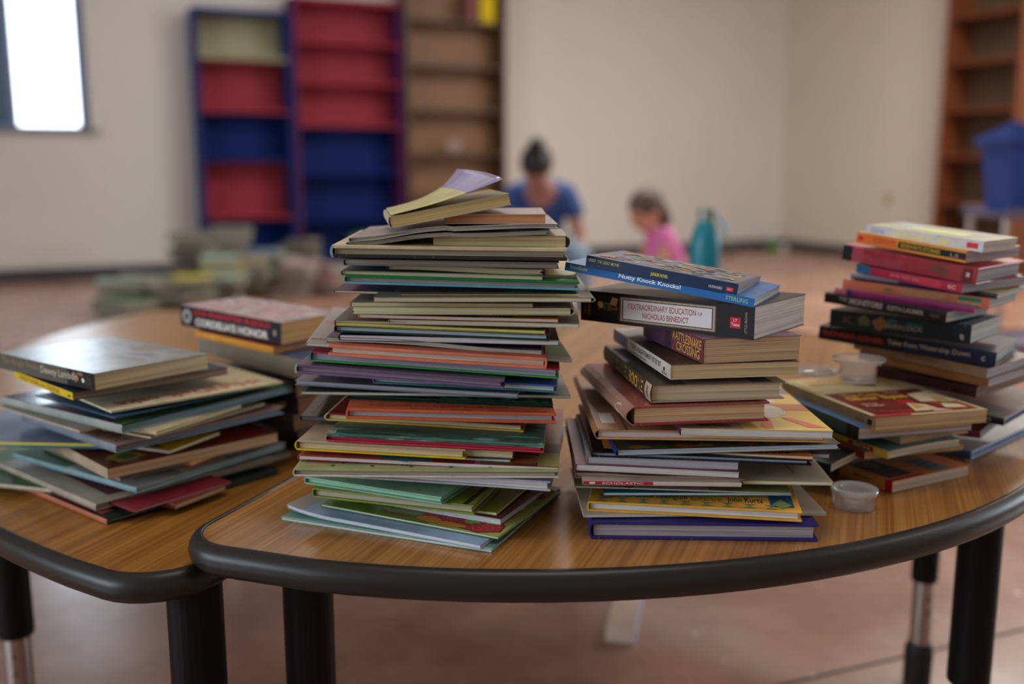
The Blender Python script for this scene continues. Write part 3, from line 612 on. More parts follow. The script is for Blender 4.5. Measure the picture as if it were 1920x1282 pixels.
g1('mag', 'thick cream booklet with rounded folded spine at the right', (660, 588), (1071, 591), 14, d=(1.09, 1.085), D=.23, spine='right', top=(150, 142, 126), pg=(180, 166, 128), sp=(178, 168, 136), bulge=.004, sig=4, jit=.002)
g1('mag', 'cream booklet with yellowed pages lying on the thick rounded booklet', (657, 575), (1000, 576), 8, d=(1.09, 1.09), D=.22, spine='left', top=(130, 126, 120), pg=(176, 160, 118), sig=2)
g1('mag', 'wide grey book with yellow striped cover and folded spine end at the right', (700, 566), (1110, 567), 9, d=(1.055, 1.06), D=.24, spine='right', top=(108, 108, 104), pg=(164, 154, 126), sp=(160, 152, 116), bulge=.004, sig=3, rough=.3,
   top_print=[rect(.12, .95, .06, .11, (176, 160, 70)), ('t', 'AMERICAN STORIES FOR YOUNG READERS', (.1, .17, .6, .26), (112, 66, 96)), rect(.1, .9, .36, .4, (150, 152, 150))])
g1('mag', 'thin booklet with dark violet cover sticking out left, its tip lifted', (626, 549), (960, 560), 5, d=(1.10, 1.10), D=.2, spine='left', top=(84, 74, 92), pg=(168, 158, 128), rough=.25)
g1('hc', 'hardcover with vivid green front edge and light blue back in the tallest stack', (645, 532), (1086, 546), 17, d=(1.09, 1.085), D=.23, spine='left', top=(16, 108, 58), bot=(92, 146, 170), sp=(120, 150, 130), pg=(120, 116, 108), rough=.3, board=.0036)
g1('mag', 'cream magazine with rounded pages above the green edged hardcover', (640, 516), (1022, 527), 9, d=(1.095, 1.09), D=.22, spine='left', top=(96, 96, 100), pg=(180, 168, 128), sig=3, jit=.003)
g1('mag', 'crumpled cream booklet sticking out right next to the blue edged novel', (740, 516), (1082, 522), 6, d=(1.12, 1.12), D=.25, spine='left', top=(188, 172, 124), pg=(180, 166, 126), sig=2, jit=.003)
g1('mag', 'magazine with pale yellow wavy pages in the upper tallest stack', (726, 507), (1020, 514), 12, d=(1.10, 1.095), D=.2, spine='left', top=(60, 58, 56), pg=(168, 158, 122), sig=5, jit=.004, df=lambda x, y: .0014*math.sin(x*26 + 1))
g1('mag', 'grey paged magazine just below the worn dark edged hardcover', (645, 498), (1048, 504), 12, d=(1.09, 1.085), D=.23, spine='left', top=(90, 88, 88), pg=(128, 124, 118), sig=5, jit=.003)
g1('hc', 'worn hardcover with cream front, dark back and light blue spine near the top', (622, 483), (1064, 489), 24, d=(1.06, 1.065), D=.24, spine='left', top=(176, 162, 130), bot=(38, 32, 34), sp=(112, 146, 160), pg=(124, 116, 100), rough=.45, board=.0042, bulge=.002)
o = g1('pb', 'thick yellowed paperback with rounded stitched spine at its right, beneath the draped magazines', (811, 466), (1062, 466), 24, d=(1.085, 1.085), D=.12, spine='right', top=(150, 132, 112), bot=(178, 116, 60), sp=(150, 120, 80), pg=(176, 148, 108), bulge=.004, sig=8)
bm = bmesh.new()
for i in range(7):
    z = .0022 + i*.0015; lx = .1462 + .0036*(1 - ((z - .007)/.007)**2); box(bm, lx - .004, lx, -.0012, .001, z, z + .0008)
mesh_obj('stitching', bm, cov((40, 30, 30)), o)
def drape(x, y):
    x = x / .24; return .030*(1/(1+math.exp(-(x - .22)*9))) - .003*x
for i, (lb, L_, R_, t_) in enumerate((('lower grey magazine draped over the yellowed stitched paperback', (650, 463), (1032, 462), 8), ('upper grey magazine with curling pages draped over the yellowed stitched paperback', (655, 454), (1046, 453), 8))):
    g1('mag', lb, L_, R_, t_, d=(1.070 - .004*i, 1.075 - .004*i), D=.19, spine='left', top=(150, 150, 150) if i else (110, 106, 102), pg=(150, 142, 128), sig=4, jit=.004, df=(lambda k: (lambda x, y: (.0112 if k == 0 else .0135)/(1+math.exp(-(x/.24 - .22)*13)) + .0012*math.sin(x*34 + k)*(x > .11)))(i), n=28, bulge=.001, rough=.25)
g1('pb', 'small thick paperback with orange-brown page edges lying flat near the top', (833, 421), (1024, 420), 18, d=(1.08, 1.08), D=.165, spine='left', top=(158, 144, 140), sp=(150, 140, 136), pg=(160, 112, 76), rough=.35)
# topmost: tilted novel with its front cover curling up
rt = g1('pb', 'tilted tan paged novel on the very top with its cover curling upwards', (733, 428), (959, 383), 22, d=(1.055, 1.075), D=.16, spine='left', top=(150, 140, 112), sp=(160, 150, 126), bot=(150, 140, 116), pg=(178, 148, 102), sig=9, bulge=.0015)
bm = bmesh.new(); n1 = 18; Gd = []
for k in range(n1 + 1):
    s = k/n1; row = []
    for q in range(7):
        yy = .16*q/6; lift = .014*s**1.7 + .016*(q/6)*s**3
        row.append(bm.verts.new((.003 + s*(.124 - .030*(q/6)**2*s), yy, .0136 + lift)))
    Gd.append(row)
for k in range(n1):
    for q in range(6): bm.faces.new((Gd[k][q], Gd[k+1][q], Gd[k+1][q+1], Gd[k][q+1])).material_index = 0 if k < 12 else 1
oo = mesh_obj('curled_cover', bm, [cov((176, 168, 112), .3), cov((138, 128, 158), .25), cov((168, 164, 158), .3)], rt, smooth=True)
sl = oo.modifiers.new('solid', 'SOLIDIFY'); sl.thickness = .0006; tag(oo, 'lifted front cover, yellow with a violet tip')

# ================================================================ the stack with the thick black novel
G2 = 'books in the stack right of the tallest one'
def g2(*a, **k): return bk(*a, group=G2, **k)
g2('hc', 'thick royal blue hardcover with wavy white pages at the bottom of the black novel stack', (1109, 1010.5), (1534, 1016), 34, z=0, D=.20, spine='left', top=(38, 32, 98), pg=(132, 126, 128), rough=.3, board=.0032, sig=9, jit=.001, bulge=.003)
g2('mag', 'white paperback with small red mark just above the royal blue hardcover', (1094, 970), (1550, 966), 5, z=.0212, D=.17, spine='left', top=(168, 160, 148), pg=(176, 166, 152),
   top_print=[blob(.90, .22, .02, .03, (90, 30, 30), 8, 2, .4), ('p', [(.86, .1), (.93, .14), (.93, .15), (.86, .115)], (50, 90, 80))])
q = [rect(.15, .88, .04, .22, (206, 152, 60)), ('t', 'BY Bruce Talkington', (.17, .075, .47, .17), (50, 36, 20)), ('t', 'ILLUSTRATED BY', (.49, .09, .64, .14), (110, 80, 40)), ('t', 'John Kurtz', (.66, .075, .83, .17), (50, 36, 20)), rect(.15, .84, .26, .6, (96, 116, 70)), rect(.86, .97, .05, .9, (40, 72, 96))]
for i in range(9): q += [('p', [(.03 + i*.1, .012), (.06 + i*.1, .045), (.09 + i*.1, .012)], (90, 130, 60)), ('p', [(.06 + i*.1, .045), (.03+i*.1, .07), (.09+i*.1, .07)], (120, 96, 116))] if i % 1 == 0 else []
for i in range(5): q += [('p', [(.87, .08+.18*i), (.915, .16+.18*i), (.96, .08+.18*i), (.915, .0+.18*i+.02)], (96, 120, 64)), ('p', [(.04, .1+.16*i), (.085, .17+.16*i), (.13, .1+.16*i), (.085, .03+.16*i+.02)], (60, 96, 104) if i % 2 else (96, 120, 64))]
g2('hc', 'yellow hardcover with patchwork border and author names, low in the black novel stack', (1103, 958), (1504, 979), 20, z=.0245, D=.22, spine='left', top=(196, 146, 54), pg=(192, 182, 176), rough=.4, top_print=q, board=.0024)
g2('mag', 'pale page-edged thin book with teal corner above the yellow patchwork hardcover', (1131, 929), (1485, 930), 6, d=(1.055, 1.05), D=.2, spine='left', top=(40, 106, 128), pg=(162, 172, 176), sp=(80, 30, 40))
g2('mag', 'picture book with lilac and olive cover in the black novel stack', (1078, 915), (1484, 927), 3.5, d=(1.05, 1.045), D=.22, spine='left', top=(104, 110, 70), pg=(170, 174, 158), top_print=[rect(.0, .08, 0, .9, (120, 128, 90)), rect(.26, .62, 0, .5, (146, 138, 160)), blob(.24, .08, .04, .1, (110, 84, 84), seed=2)])
g2('mag', 'wide cream paperback whose grey shaded cover sticks far out to the right', (1110, 903), (1562, 911), 7, d=(1.06, 1.045), D=.20, spine='left', top=(148, 138, 116), pg=(180, 168, 140), rough=.3,
   top_print=[('p', [(.72, .1), (.74, .2), (.80, .5), (.796, .5)], (70, 66, 58)), ('p', [(.86, .15), (.84, .45), (.845, .45), (.866, .15)], (90, 84, 70))])
g2('pb', 'paperback with red spine strip lettered in white near the bottom of the black novel stack', (1093, 908), (1390, 913), 8, d=(1.03, 1.035), D=.16, spine='front', top=(150, 140, 130), sp=(182, 172, 158), pg=(176, 166, 146),
   spine_print=[rect(.0, .44, .1, .95, (150, 34, 52)), rect(.04, .075, .3, .75, (200, 190, 186)), ('t', 'SCHOLASTIC', (.12, .3, .38, .75), (206, 190, 186))])
g2('mag', 'tattered magazine with brown crumpled page edges in the black novel stack', (1079, 896), (1396, 907), 10, d=(1.045, 1.045), D=.2, spine='left', top=(120, 106, 90), pg=(136, 118, 98), sig=6, jit=.005, df=lambda x, y: .0008*math.sin(x*60))
g2('pb', 'white paged book with one frayed corner above the tattered magazine', (1079, 882), (1386, 897), 13, d=(1.045, 1.045), D=.2, spine='left', top=(110, 60, 70), pg=(180, 176, 170), sig=3)
g2('pb', 'thick grey paged paperback above the white paged book', (1100, 871), (1385, 882), 17, d=(1.05, 1.05), D=.19, spine='left', top=(110, 112, 116), bot=(100, 36, 50), pg=(140, 142, 148), sig=6)
g2('hc', 'glossy black thin hardcover in the middle of the black novel stack', (1110, 858), (1522, 873), 12, d=(1.05, 1.05), D=.22, spine='left', top=(16, 14, 20), pg=(120, 132, 150), rough=.15)
g2('mag', 'grey paged booklet whose end sticks out right beside the orange comic', (1300, 855), (1556, 859), 8, d=(1.07, 1.06), D=.18, spine='left', top=(80, 80, 84), pg=(134, 132, 134))
ck = [rect(.1, 1, 0, 1, (176, 104, 58))]
for i in range(14): ck.append(rect(.70 + i*.015, .7075 + i*.015, .02 + .015*(i % 2), .05 + .015*(i % 2), (24, 20, 20)))
g2('mag', 'orange covered thin book with checkered trim in the black novel stack', (1112, 845), (1525, 861), 6, d=(1.065, 1.05), D=.22, spine='left', top=(186, 116, 48), pg=(172, 158, 140), top_print=ck)
g2('mag', 'picture book with navy spine corner and bluish white pages above the orange thin book', (1158, 855), (1576, 842), 12, d=(1.045, 1.06), D=.2, spine='left', top=(56, 56, 44), sp=(34, 36, 96), pg=(152, 158, 170), sig=5, jit=.004, bulge=.003,
   top_print=[blob(.1 + i*.1, .05, .04, .04, ((110, 90, 60), (60, 70, 44), (120, 60, 40))[i % 3], 9, i, .5) for i in range(8)])
g2('hc', 'hardcover with brown and honey patterned boards below the sheep picture book', (1120, 823), (1552, 830), 19, d=(1.045, 1.05), D=.28, spine='left', top=(150, 112, 78), bot=(176, 136, 84), sp=(132, 92, 64), pg=(164, 156, 156), rough=.35, bulge=.004,
   top_print=[rect(.0, .13, 0, 1, (140, 104, 76)), rect(.03, .09, .1, .26, (186, 178, 166)), rect(.12, .13, 0, 1, (104, 72, 50))])
sheep = [rect(0, .42, 0, 1, (176, 152, 116)), rect(.42, 1, 0, 1, (200, 172, 92)), rect(.6, 1, .36, .50, (176, 112, 64)), rect(.55, 1, .72, .86, (132, 116, 128)), rect(.5, 1, .86, 1, (150, 170, 160)),
    blob(.68, .36, .14, .13, (196, 190, 178), 22, 3, .14), blob(.68, .55, .13, .05, (204, 198, 186), 20, 5, .2), blob(.56, .3, .07, .08, (92, 72, 90), 12, 4, .2),
    ('p', [(.55, .06), (.60, .20), (.66, .20), (.62, .02), (.56, .02)], (196, 110, 84)), ('p', [(.74, .22), (.80, .22), (.98, .05), (.86, .05)], (198, 112, 86)), ('t', 'Illustrated by', (.13, .12, .30, .19), (70, 56, 44)), ('t', 'Denise Brunkus', (.12, .03, .34, .10), (70, 56, 44))]
g2('mag', 'yellow picture book with a woolly white animal on its cover', (1275, 816), (1562, 821), 14, d=(1.04, 1.04), D=.24, spine='left', top=(190, 164, 100), sp=(96, 50, 80), pg=(182, 174, 166), sig=4, top_print=sheep, rough=.35)
g2('hc', 'fat clear-wrapped maroon hardcover with thick rounded spine and yellowed pages', (1188, 799), (1442, 790), 38, d=1.045, D=.235, spine='left', top=(128, 66, 62), bot=(126, 44, 52), sp=(140, 104, 90), pg=(166, 138, 106), rough=.16, bulge=.010, board=.0026, sig=10,
   spine_print=[blob(.86, .6, .05, .22, (172, 150, 124), 18, 1, .02), rect(.35, .36, .0, 1, (150, 116, 100))])
o = None
g2('hc', 'hardcover with brown jacket lettered in gold, third thick book up in the black novel stack', (1222, 755), (1471, 748), 34, d=1.05, D=.24, spine='left', top=(96, 84, 74), sp=(84, 62, 44), bot=(150, 130, 112), pg=(174, 150, 126), rough=.15, bulge=.002, board=.0014, sig=12,
   top_print=[rect(.0, .9, .0, .9, (60, 52, 46)), rect(.25, .75, 0, .5, (110, 90, 74)), blob(.3, .5, .14, .2, (130, 124, 120), 14, 3, .4)], spine_print=[rect(0, 1, 0, 1, (62, 48, 36)), rect(.90, 1, 0, 1, (160, 140, 118)), ('t', 'DANIEL BOONE', (.30, .15, .86, .85), (190, 140, 50)), ('t', 'JOHN BAKELESS', (.915, .15, .965, .85), (60, 44, 34), {'rot': -90})])
g2('pb', 'white spined paperback below the maroon spined paperback', (1257, 712), (1498, 704), 28, d=1.055, D=.24, spine='left', top=(104, 72, 56), sp=(178, 170, 160), bot=(180, 170, 158), pg=(176, 148, 114), rough=.3, sig=10,
   top_print=[rect(.0, .5, .0, .6, (70, 52, 44)), ('t', 'NE', (.04, .02, .2, .12), (36, 26, 26)), rect(0, .4, .6, 1, (160, 150, 150))], spine_print=[rect(.0, .28, .1, .9, (120, 130, 170)), ('t', 'TAKING ENLIGHTENMENT BIT BY BIT', (.34, .42, .86, .80), (46, 40, 40)), ('t', 'A little book', (.4, .12, .62, .32), (90, 84, 80)), rect(.90, .92, .35, .6, (30, 26, 26)), ('t', 'ARCANA', (.88, .12, .95, .28), (60, 54, 50))])
sp = [rect(0, 1, 0, 1, (98, 48, 56)), rect(0, .42, 0, 1, (88, 54, 80)), rect(.40, .50, 0, 1, (56, 42, 54))]
for i in range(9): sp.append(('p', [(.52 + .05*i, .06), (.56 + .05*i, .34), (.52 + .05*i, .62), (.56 + .05*i, .95), (.568 + .05*i, .95), (.528 + .05*i, .62), (.568 + .05*i, .34), (.528 + .05*i, .06)], (146, 84, 92)))
sp += [('t', 'RATTLESNAKE', (.54, .52, .98, .9), (184, 142, 74)), ('t', 'CROSSING', (.60, .10, .96, .48), (184, 142, 74))]
g2('pb', 'maroon spined paperback with gold lettering right under the thick black novel', (1318, 682), (1500, 673), 46, d=1.06, D=.175, spine='left', top=(110, 84, 100), sp=(98, 48, 56), bot=(150, 130, 110), pg=(166, 142, 114), rough=.4, sig=12, spine_print=sp)
nb = [rect(0, 1, 0, 1, (22, 18, 18)), rect(.245, .80, .10, .90, (96, 66, 54)), rect(.252, .793, .125, .875, (150, 142, 122)), rect(.262, .783, .17, .83, (70, 40, 36)), rect(.268, .777, .20, .80, (188, 184, 182)),
    ('t', 'EXTRAORDINARY EDUCATION', (.315, .53, .69, .72), (140, 30, 48)), ('t', 'OF', (.70, .55, .725, .65), (140, 30, 48)), ('t', 'THE', (.295, .54, .308, .72), (140, 30, 48), {'rot': 90}), ('t', 'NICHOLAS BENEDICT', (.385, .27, .65, .45), (140, 30, 48)),
    rect(.875, .93, .30, .62, (170, 24, 44)), ('t', 'LT', (.892, .5, .912, .58), (210, 190, 190)), ('t', 'Teens', (.882, .36, .924, .46), (210, 190, 190)), ('t', 'LITTLE, BROWN', (.952, .18, .966, .80), (150, 130, 120), {'rot': 90}),
    ('t', 'TRENTON LEE', (.022, .2, .036, .8), (130, 84, 50), {'rot': 90}), ('t', 'STEWART', (.046, .2, .064, .8), (150, 100, 60), {'rot': 90}),
    blob(.125, .60, .018, .09, (190, 150, 40), 12, 2, .1), blob(.130, .54, .014, .07, (200, 150, 120), 12, 3, .05), ('p', [(.145, .42), (.195, .40), (.20, .66), (.15, .68)], (72, 84, 40)), ('p', [(.19, .42), (.235, .44), (.235, .56), (.19, .50)], (110, 66, 40)), ('p', [(.185, .62), (.225, .56), (.235, .82), (.20, .86)], (150, 110, 70)), rect(.112, .122, .40, .5, (66, 72, 40)), rect(.20, .228, .36, .42, (40, 28, 24)), rect(.16, .17, .44, .64, (50, 30, 70))]
for i in range(14): nb += [rect(.27 + i*.038, .273 + i*.038, .14, .16, (60, 50, 40)), rect(.27 + i*.038, .273 + i*.038, .84, .86, (60, 50, 40))]
g2('pb', 'thick black novel with a framed white title panel and white pages', (1089, 599.5), (1413, 637.6), 60, d=1.03, C=(1512, 609), spine='front', top=(20, 18, 20), sp=(18, 15, 15), bot=(20, 18, 20), pg=(178, 186, 200), rough=.28, spine_print=nb, sig=1, bulge=.0)
g2('pb', 'bright blue thin paperback of jokes lying on the thick black novel', (1058.6, 506), (1412.5, 576.6), 16, d=(1.115, 1.022), D=.135, spine='front', top=(40, 96, 156), pg=(170, 182, 206), rough=.35, sig=2, bulge=.0,
   spine_print=[rect(0, 1, 0, 1, (32, 92, 152)), ('t', 'Rosenbloom', (.03, .35, .125, .85), (170, 176, 96)), ('t', 'Nutty Knock Knocks!', (.30, .22, .63, .86), (200, 204, 196), {'bold': .03}), ('t', 'STERLING', (.86, .28, .97, .75), (120, 160, 130), {'bold': .02})])
lg = [('t', 'LEGO', (.015, .52, .065, .78), (190, 200, 204), {'bold': .02}), ('t', 'THE LEGO MOVIE', (.075, .50, .225, .76), (170, 176, 70)), ('t', 'JUNIOR NOVEL', (.44, .25, .555, .62), (200, 190, 60), {'bold': .02}), ('t', 'HOWARD', (.82, .28, .905, .52), (170, 176, 180), {'bold': .02}), rect(.928, .975, .25, .60, (176, 34, 50)), ('t', 'SC', (.938, .35, .965, .5), (210, 190, 190))]
lt = [rect(.02, .98, .02, .98, (92, 92, 104))]
rr = random.Random(5)
for i in range(130): lt.append(blob(rr.uniform(.08, .94), rr.uniform(.08, .92), rr.uniform(.012, .05), rr.uniform(.015, .06), rr.choice([(160, 132, 84), (150, 70, 66), (70, 74, 96), (120, 116, 120), (60, 66, 80), (150, 146, 140), (170, 96, 80), (110, 130, 60), (104, 84, 76)]), 7, i, .5))
g2('pb', 'navy blue children novel with crowded colourful cover, topmost of the black novel stack', (1097.5, 498.6), (1381, 554.5), 22, d=(1.10, 1.03), D=.128, pit=-2.2, spine='front', top=(84, 84, 96), sp=(26, 44, 76), bot=(26, 44, 76), pg=(142, 136, 134), rough=.28, sig=3, spine_print=lg, top_print=lt, bulge=.0)

# ================================================================ left stack
G3 = 'books in the stack on the left table'
TB, SC = TZL, kL
def g3(*a, **k): return bk(*a, group=G3, **k)
g3('hc', 'dark green hardcover with coral cover edge at the bottom of the left stack', (58, 925), (201, 985), 11, z=0, C=(501, 881), Ln=.24, spine='front', top=(28, 36, 32), bot=(24, 46, 38), sp=(160, 96, 74), pg=(120, 124, 112), rough=.2, top_print=[rect(.1, .9, .02, .09, (150, 78, 72)), rect(.0, 1, .1, .14, (40, 50, 60))])
g3('mag', 'green covered thin book at the far left bottom of the left stack', (0, 914), (97, 924), 8, z=.0085, D=.2, Ln=.2, spine='front', top=(50, 84, 40), sp=(164, 152, 136), pg=(160, 150, 130), top_print=[blob(.8, .3, .04, .04, (120, 70, 80), 9, 3, .3)])
g3('pb', 'thin paperback with dark rust cover sticking out right at the bottom of the left stack', (270, 941), (329, 955), 10, z=.0085, C=(392, 912), Ln=.17, spine='front', top=(104, 44, 34), pg=(168, 140, 116), rough=.3)
g3('mag', 'thin crimson covered book low in the left stack', (225, 951), (252, 961), 4, z=.0145, C=(408, 898), Ln=.2, spine='front', top=(112, 28, 38), pg=(168, 152, 140), rough=.3)
g3('hc', 'large off-white hardcover with a maroon cover patch low in the left stack', (0, 880), (181, 958), 13, d=1.085, C=(500, 862), Ln=.27, spine='front', top=(148, 138, 124), sp=(150, 140, 128), bot=(150, 140, 128), pg=(132, 120, 108), rough=.25, top_print=[('p', [(.45, .12), (.92, .10), (.95, .32), (.62, .42), (.50, .30)], (76, 44, 54)), rect(.05, .4, .1, .6, (110, 120, 140))])
g3('pb', 'grey paged book in the middle of the left stack, its pages facing right', (60, 868), (246, 940), 9, d=1.115, C=(498, 842), Ln=.24, spine='back', top=(104, 98, 92), pg=(124, 112, 98))
g3('hc', 'light blue-grey hardcover with lettering below the brown illustrated paperback', (0, 851), (257, 926), 11, d=1.10, C=(495, 830), Ln=.28, spine='front', top=(124, 128, 130), sp=(116, 146, 150), bot=(124, 152, 156), pg=(120, 120, 116), rough=.2, top_print=[rect(.0, .45, .0, .6, (60, 100, 72)), ('t', 'LADYTOWN', (.80, .42, .95, .48), (60, 56, 54)), rect(.9, .98, .3, .6, (168, 150, 130))])
g3('pb', 'small orange booklet wedged in the right side of the left stack', (316, 866), (358, 873), 8, d=1.16, C=(403, 846), Ln=.06, spine='front', top=(176, 112, 66), pg=(190, 130, 84))
g3('pb', 'slim grey-brown book hidden under the brown illustrated paperback', (100, 853), (225, 905), 9, d=1.125, C=(480, 828), Ln=.22, spine='back', top=(84, 80, 78), pg=(110, 100, 90))
g3('pb', 'brown paperback with a yellow emblem and rough corner in the left stack', (90, 838), (203, 898), 20, d=1.095, C=(486, 815), Ln=.18, spine='front', top=(84, 40, 30), sp=(160, 142, 122), bot=(150, 130, 110), pg=(166, 136, 104), rough=.25, sig=7,
   top_print=[blob(.80, .16, .12, .10, (120, 106, 40), 18, 4, .25), blob(.80, .16, .07, .05, (60, 70, 30), 12, 5, .3), blob(.45, .1, .10, .03, (30, 26, 24), 12, 7, .4), rect(.3, .96, .62, .95, (118, 36, 26)), rect(.6, .8, .55, .62, (160, 96, 40))])
g3('mag', 'book with yellow and teal edges jutting out left in the left stack', (0, 838), (205, 842), 10, d=1.15, Ln=.24, D=.18, spine='front', top=(96, 104, 130), sp=(60, 104, 120), pg=(120, 120, 120), spine_print=[rect(0, 1, .55, 1, (176, 164, 40)), rect(0, .5, .05, .45, (84, 130, 140))])
g3('mag', 'yellow covered thin book with white edge right of the pale pink hardcover', (230, 838), (318, 850), 5, d=1.13, C=(380, 810), Ln=.18, spine='front', top=(190, 148, 34), sp=(160, 156, 160), pg=(170, 168, 170), top_print=[blob(.75, .12, .12, .07, (40, 36, 26), 12, 2, .3)])
g3('hc', 'pale pink hardcover with dark lettering and grey pages in the left stack', (52, 792), (219, 849), 15, d=1.09, C=(503, 768), Ln=.25, spine='front', top=(148, 122, 114), sp=(110, 120, 130), bot=(112, 138, 158), pg=(104, 104, 108), rough=.25, top_print=[('t', 'and find', (.62, .03, .95, .12), (50, 40, 40)), rect(0, .5, .0, .3, (150, 140, 140))])
g3('pb', 'grey paged thick book in the upper half of the left stack', (60, 790), (250, 838), 12, d=1.115, C=(505, 752), Ln=.24, spine='back', top=(110, 106, 100), pg=(112, 106, 100))
g3('mag', 'cream booklet sticking out beneath the blue pages of the left stack', (220, 810), (283, 822), 4, d=1.10, C=(440, 750), Ln=.2, spine='front', top=(160, 146, 118), pg=(164, 150, 124))
g3('mag', 'pale cream booklet with yellowish cover below the blue illustrated hardcover', (230, 806), (294, 816), 7, d=1.095, C=(418, 760), Ln=.18, spine='front', top=(180, 164, 130), pg=(176, 164, 132))
g3('mag', 'long white edged booklets fanned out at the left below the blue illustrated hardcover', (0, 766), (150, 812), 5, d=1.10, Ln=.25, D=.2, spine='front', top=(130, 120, 108), pg=(168, 156, 140), sp=(150, 140, 126))
g3('hc', 'large hardcover with dark blue and green illustration and pale blue edges', (0, 757), (230, 813), 16, d=1.085, C=(545, 712), Ln=.27, spine='front', top=(30, 60, 50), sp=(140, 146, 142), bot=(112, 142, 156), pg=(112, 128, 130), rough=.18, topm=art([(38, 44, 84), (36, 76, 96), (58, 52, 70), (110, 60, 60), (44, 66, 110)], 16, .18, 2),
   top_print=[rect(.92, 1, .0, 1, (62, 100, 44)), rect(.985, 1, .0, 1, (20, 52, 38))])
g3('mag', 'thin dark blue book under the cream red-lettered booklet', (120, 758), (216, 786), 3, d=1.085, C=(470, 716), Ln=.2, spine='front', top=(40, 72, 96), pg=(80, 100, 110))
g3('mag', 'cream booklet with red hand-drawn title lettering upside down', (155, 752), (208, 774), 3.5, d=1.09, C=(493, 707), Ln=.215, spine='back', top=(196, 182, 150), pg=(178, 166, 140), rough=.35,
   top_print=[('t', 'tHuNDeR cake', (.80, .08, .93, .92), (150, 56, 46), {'rot': -90, 'bold': .012})])
g3('pb', 'small yellow spined book of rhymes just under the glossy blue-grey novel', (0, 697), (137, 750), 14, d=1.09, C=(400, 694), Ln=.19, spine='front', top=(30, 34, 60), sp=(204, 174, 30), pg=(112, 100, 84), rough=.3, sig=4,
   spine_print=[('t', 'NURSERY RHYMES AND COUNTING', (.10, .2, .80, .82), (130, 50, 20), {'bold': .02}), rect(.93, .97, .3, .55, (40, 30, 20))])
dw = [rect(0, 1, 0, 1, (76, 74, 64)), rect(.74, 1, 0, 1, (26, 22, 20)), blob(.82, .60, .035, .28, (96, 62, 48), 10, 4, .5), blob(.87, .80, .03, .12, (120, 90, 70), 8, 9, .5), ("t", "The King's Trade", (.05, .34, .445, .84), (124, 104, 86)), ('t', 'Dewey Lambdin', (.47, .24, .845, .80), (168, 160, 142)), blob(.895, .46, .014, .13, (196, 196, 190), 9, 6, .4)] + [rect(.925 + .018*k, .932 + .018*k, .2, .75, (70, 60, 54)) for k in range(3)]
g3('pb', 'thick glossy novel with grey-blue seascape cover, topmost of the left stack', (0, 690), (178, 733), 31, d=1.085, D=.165, Ln=.235, pit=0, spine='front', top=(120, 112, 92), sp=(76, 72, 62), pg=(190, 152, 124), rough=.28, sig=12, spine_print=dw, bulge=0, topm=art([(132, 116, 80), (100, 102, 100), (128, 132, 136), (92, 98, 108), (118, 110, 90)], 7, .27, 1.2))

# ================================================================ stack with the science fiction paperback behind
G4 = 'books in the stack behind the left stack'
def g4(*a, **k): return bk(*a, group=G4, **k)
DC = (1.41, 1.30)
g4('pb', 'tan paged book at the bottom of the stack behind the left stack', (390, 800), (560, 842), 32, z=0.0, D=.14, Ln=.18, spine='front', top=(84, 74, 70), sp=(60, 50, 56), pg=(110, 84, 66), rough=.5)
g4('pb', 'grey-brown book second from the bottom behind the left stack', (384, 772), (552, 809), 32, d=DC, D=.13, spine='front', top=(90, 72, 66), sp=(70, 62, 60), pg=(104, 78, 58))
g4('pb', 'dark covered book with brown pages in the middle behind the left stack', (390, 742), (560, 777), 30, d=DC, D=.13, spine='front', top=(70, 60, 74), sp=(50, 44, 50), pg=(112, 80, 54))
g4('pb', 'tan book with red line beneath the wide grey book', (396, 714), (556, 746), 29, d=DC, D=.13, spine='front', top=(96, 80, 74), sp=(56, 40, 40), pg=(128, 92, 62))
g4('pb', 'wide grey paged book below the orange and red edged paperback', (372, 660), (572, 714), 36, d=(1.42, 1.27), D=.14, spine='front', top=(60, 70, 96), sp=(120, 112, 98), pg=(130, 104, 76))
g4('pb', 'thin paperback with orange spine and red cover edge under the black spined novel', (366, 632), (513, 664), 13, d=(1.39, 1.30), D=.12, spine='front', top=(150, 60, 54), sp=(186, 128, 36), pg=(146, 108, 76))
cd = [rect(0, 1, 0, 1, (26, 22, 24)), ('t', 'LOIS McMASTER BUJOLD', (.135, .56, .90, .90), (158, 28, 44), {'bold': .04}), ('t', "CORDELIA'S HONOR", (.155, .12, .88, .50), (188, 180, 176), {'bold': .05}), blob(.065, .5, .045, .34, (150, 146, 144), 16, 2, .05), blob(.065, .5, .02, .2, (30, 26, 26), 12, 3, .1), rect(.93, .955, .35, .6, (130, 124, 122))]
g4('pb', 'thick black spined paperback with red author name and mottled pinkish cover', (340, 609), (527, 646), 40, d=(1.41, 1.30), D=.125, spine='front', top=(130, 110, 110), sp=(26, 22, 24), pg=(178, 132, 88), rough=.35, spine_print=cd, bulge=0, topm=art([(60, 54, 62), (150, 120, 120), (176, 140, 140), (110, 104, 110), (184, 168, 164), (120, 96, 96)], 16, .35, 2, detail=4))

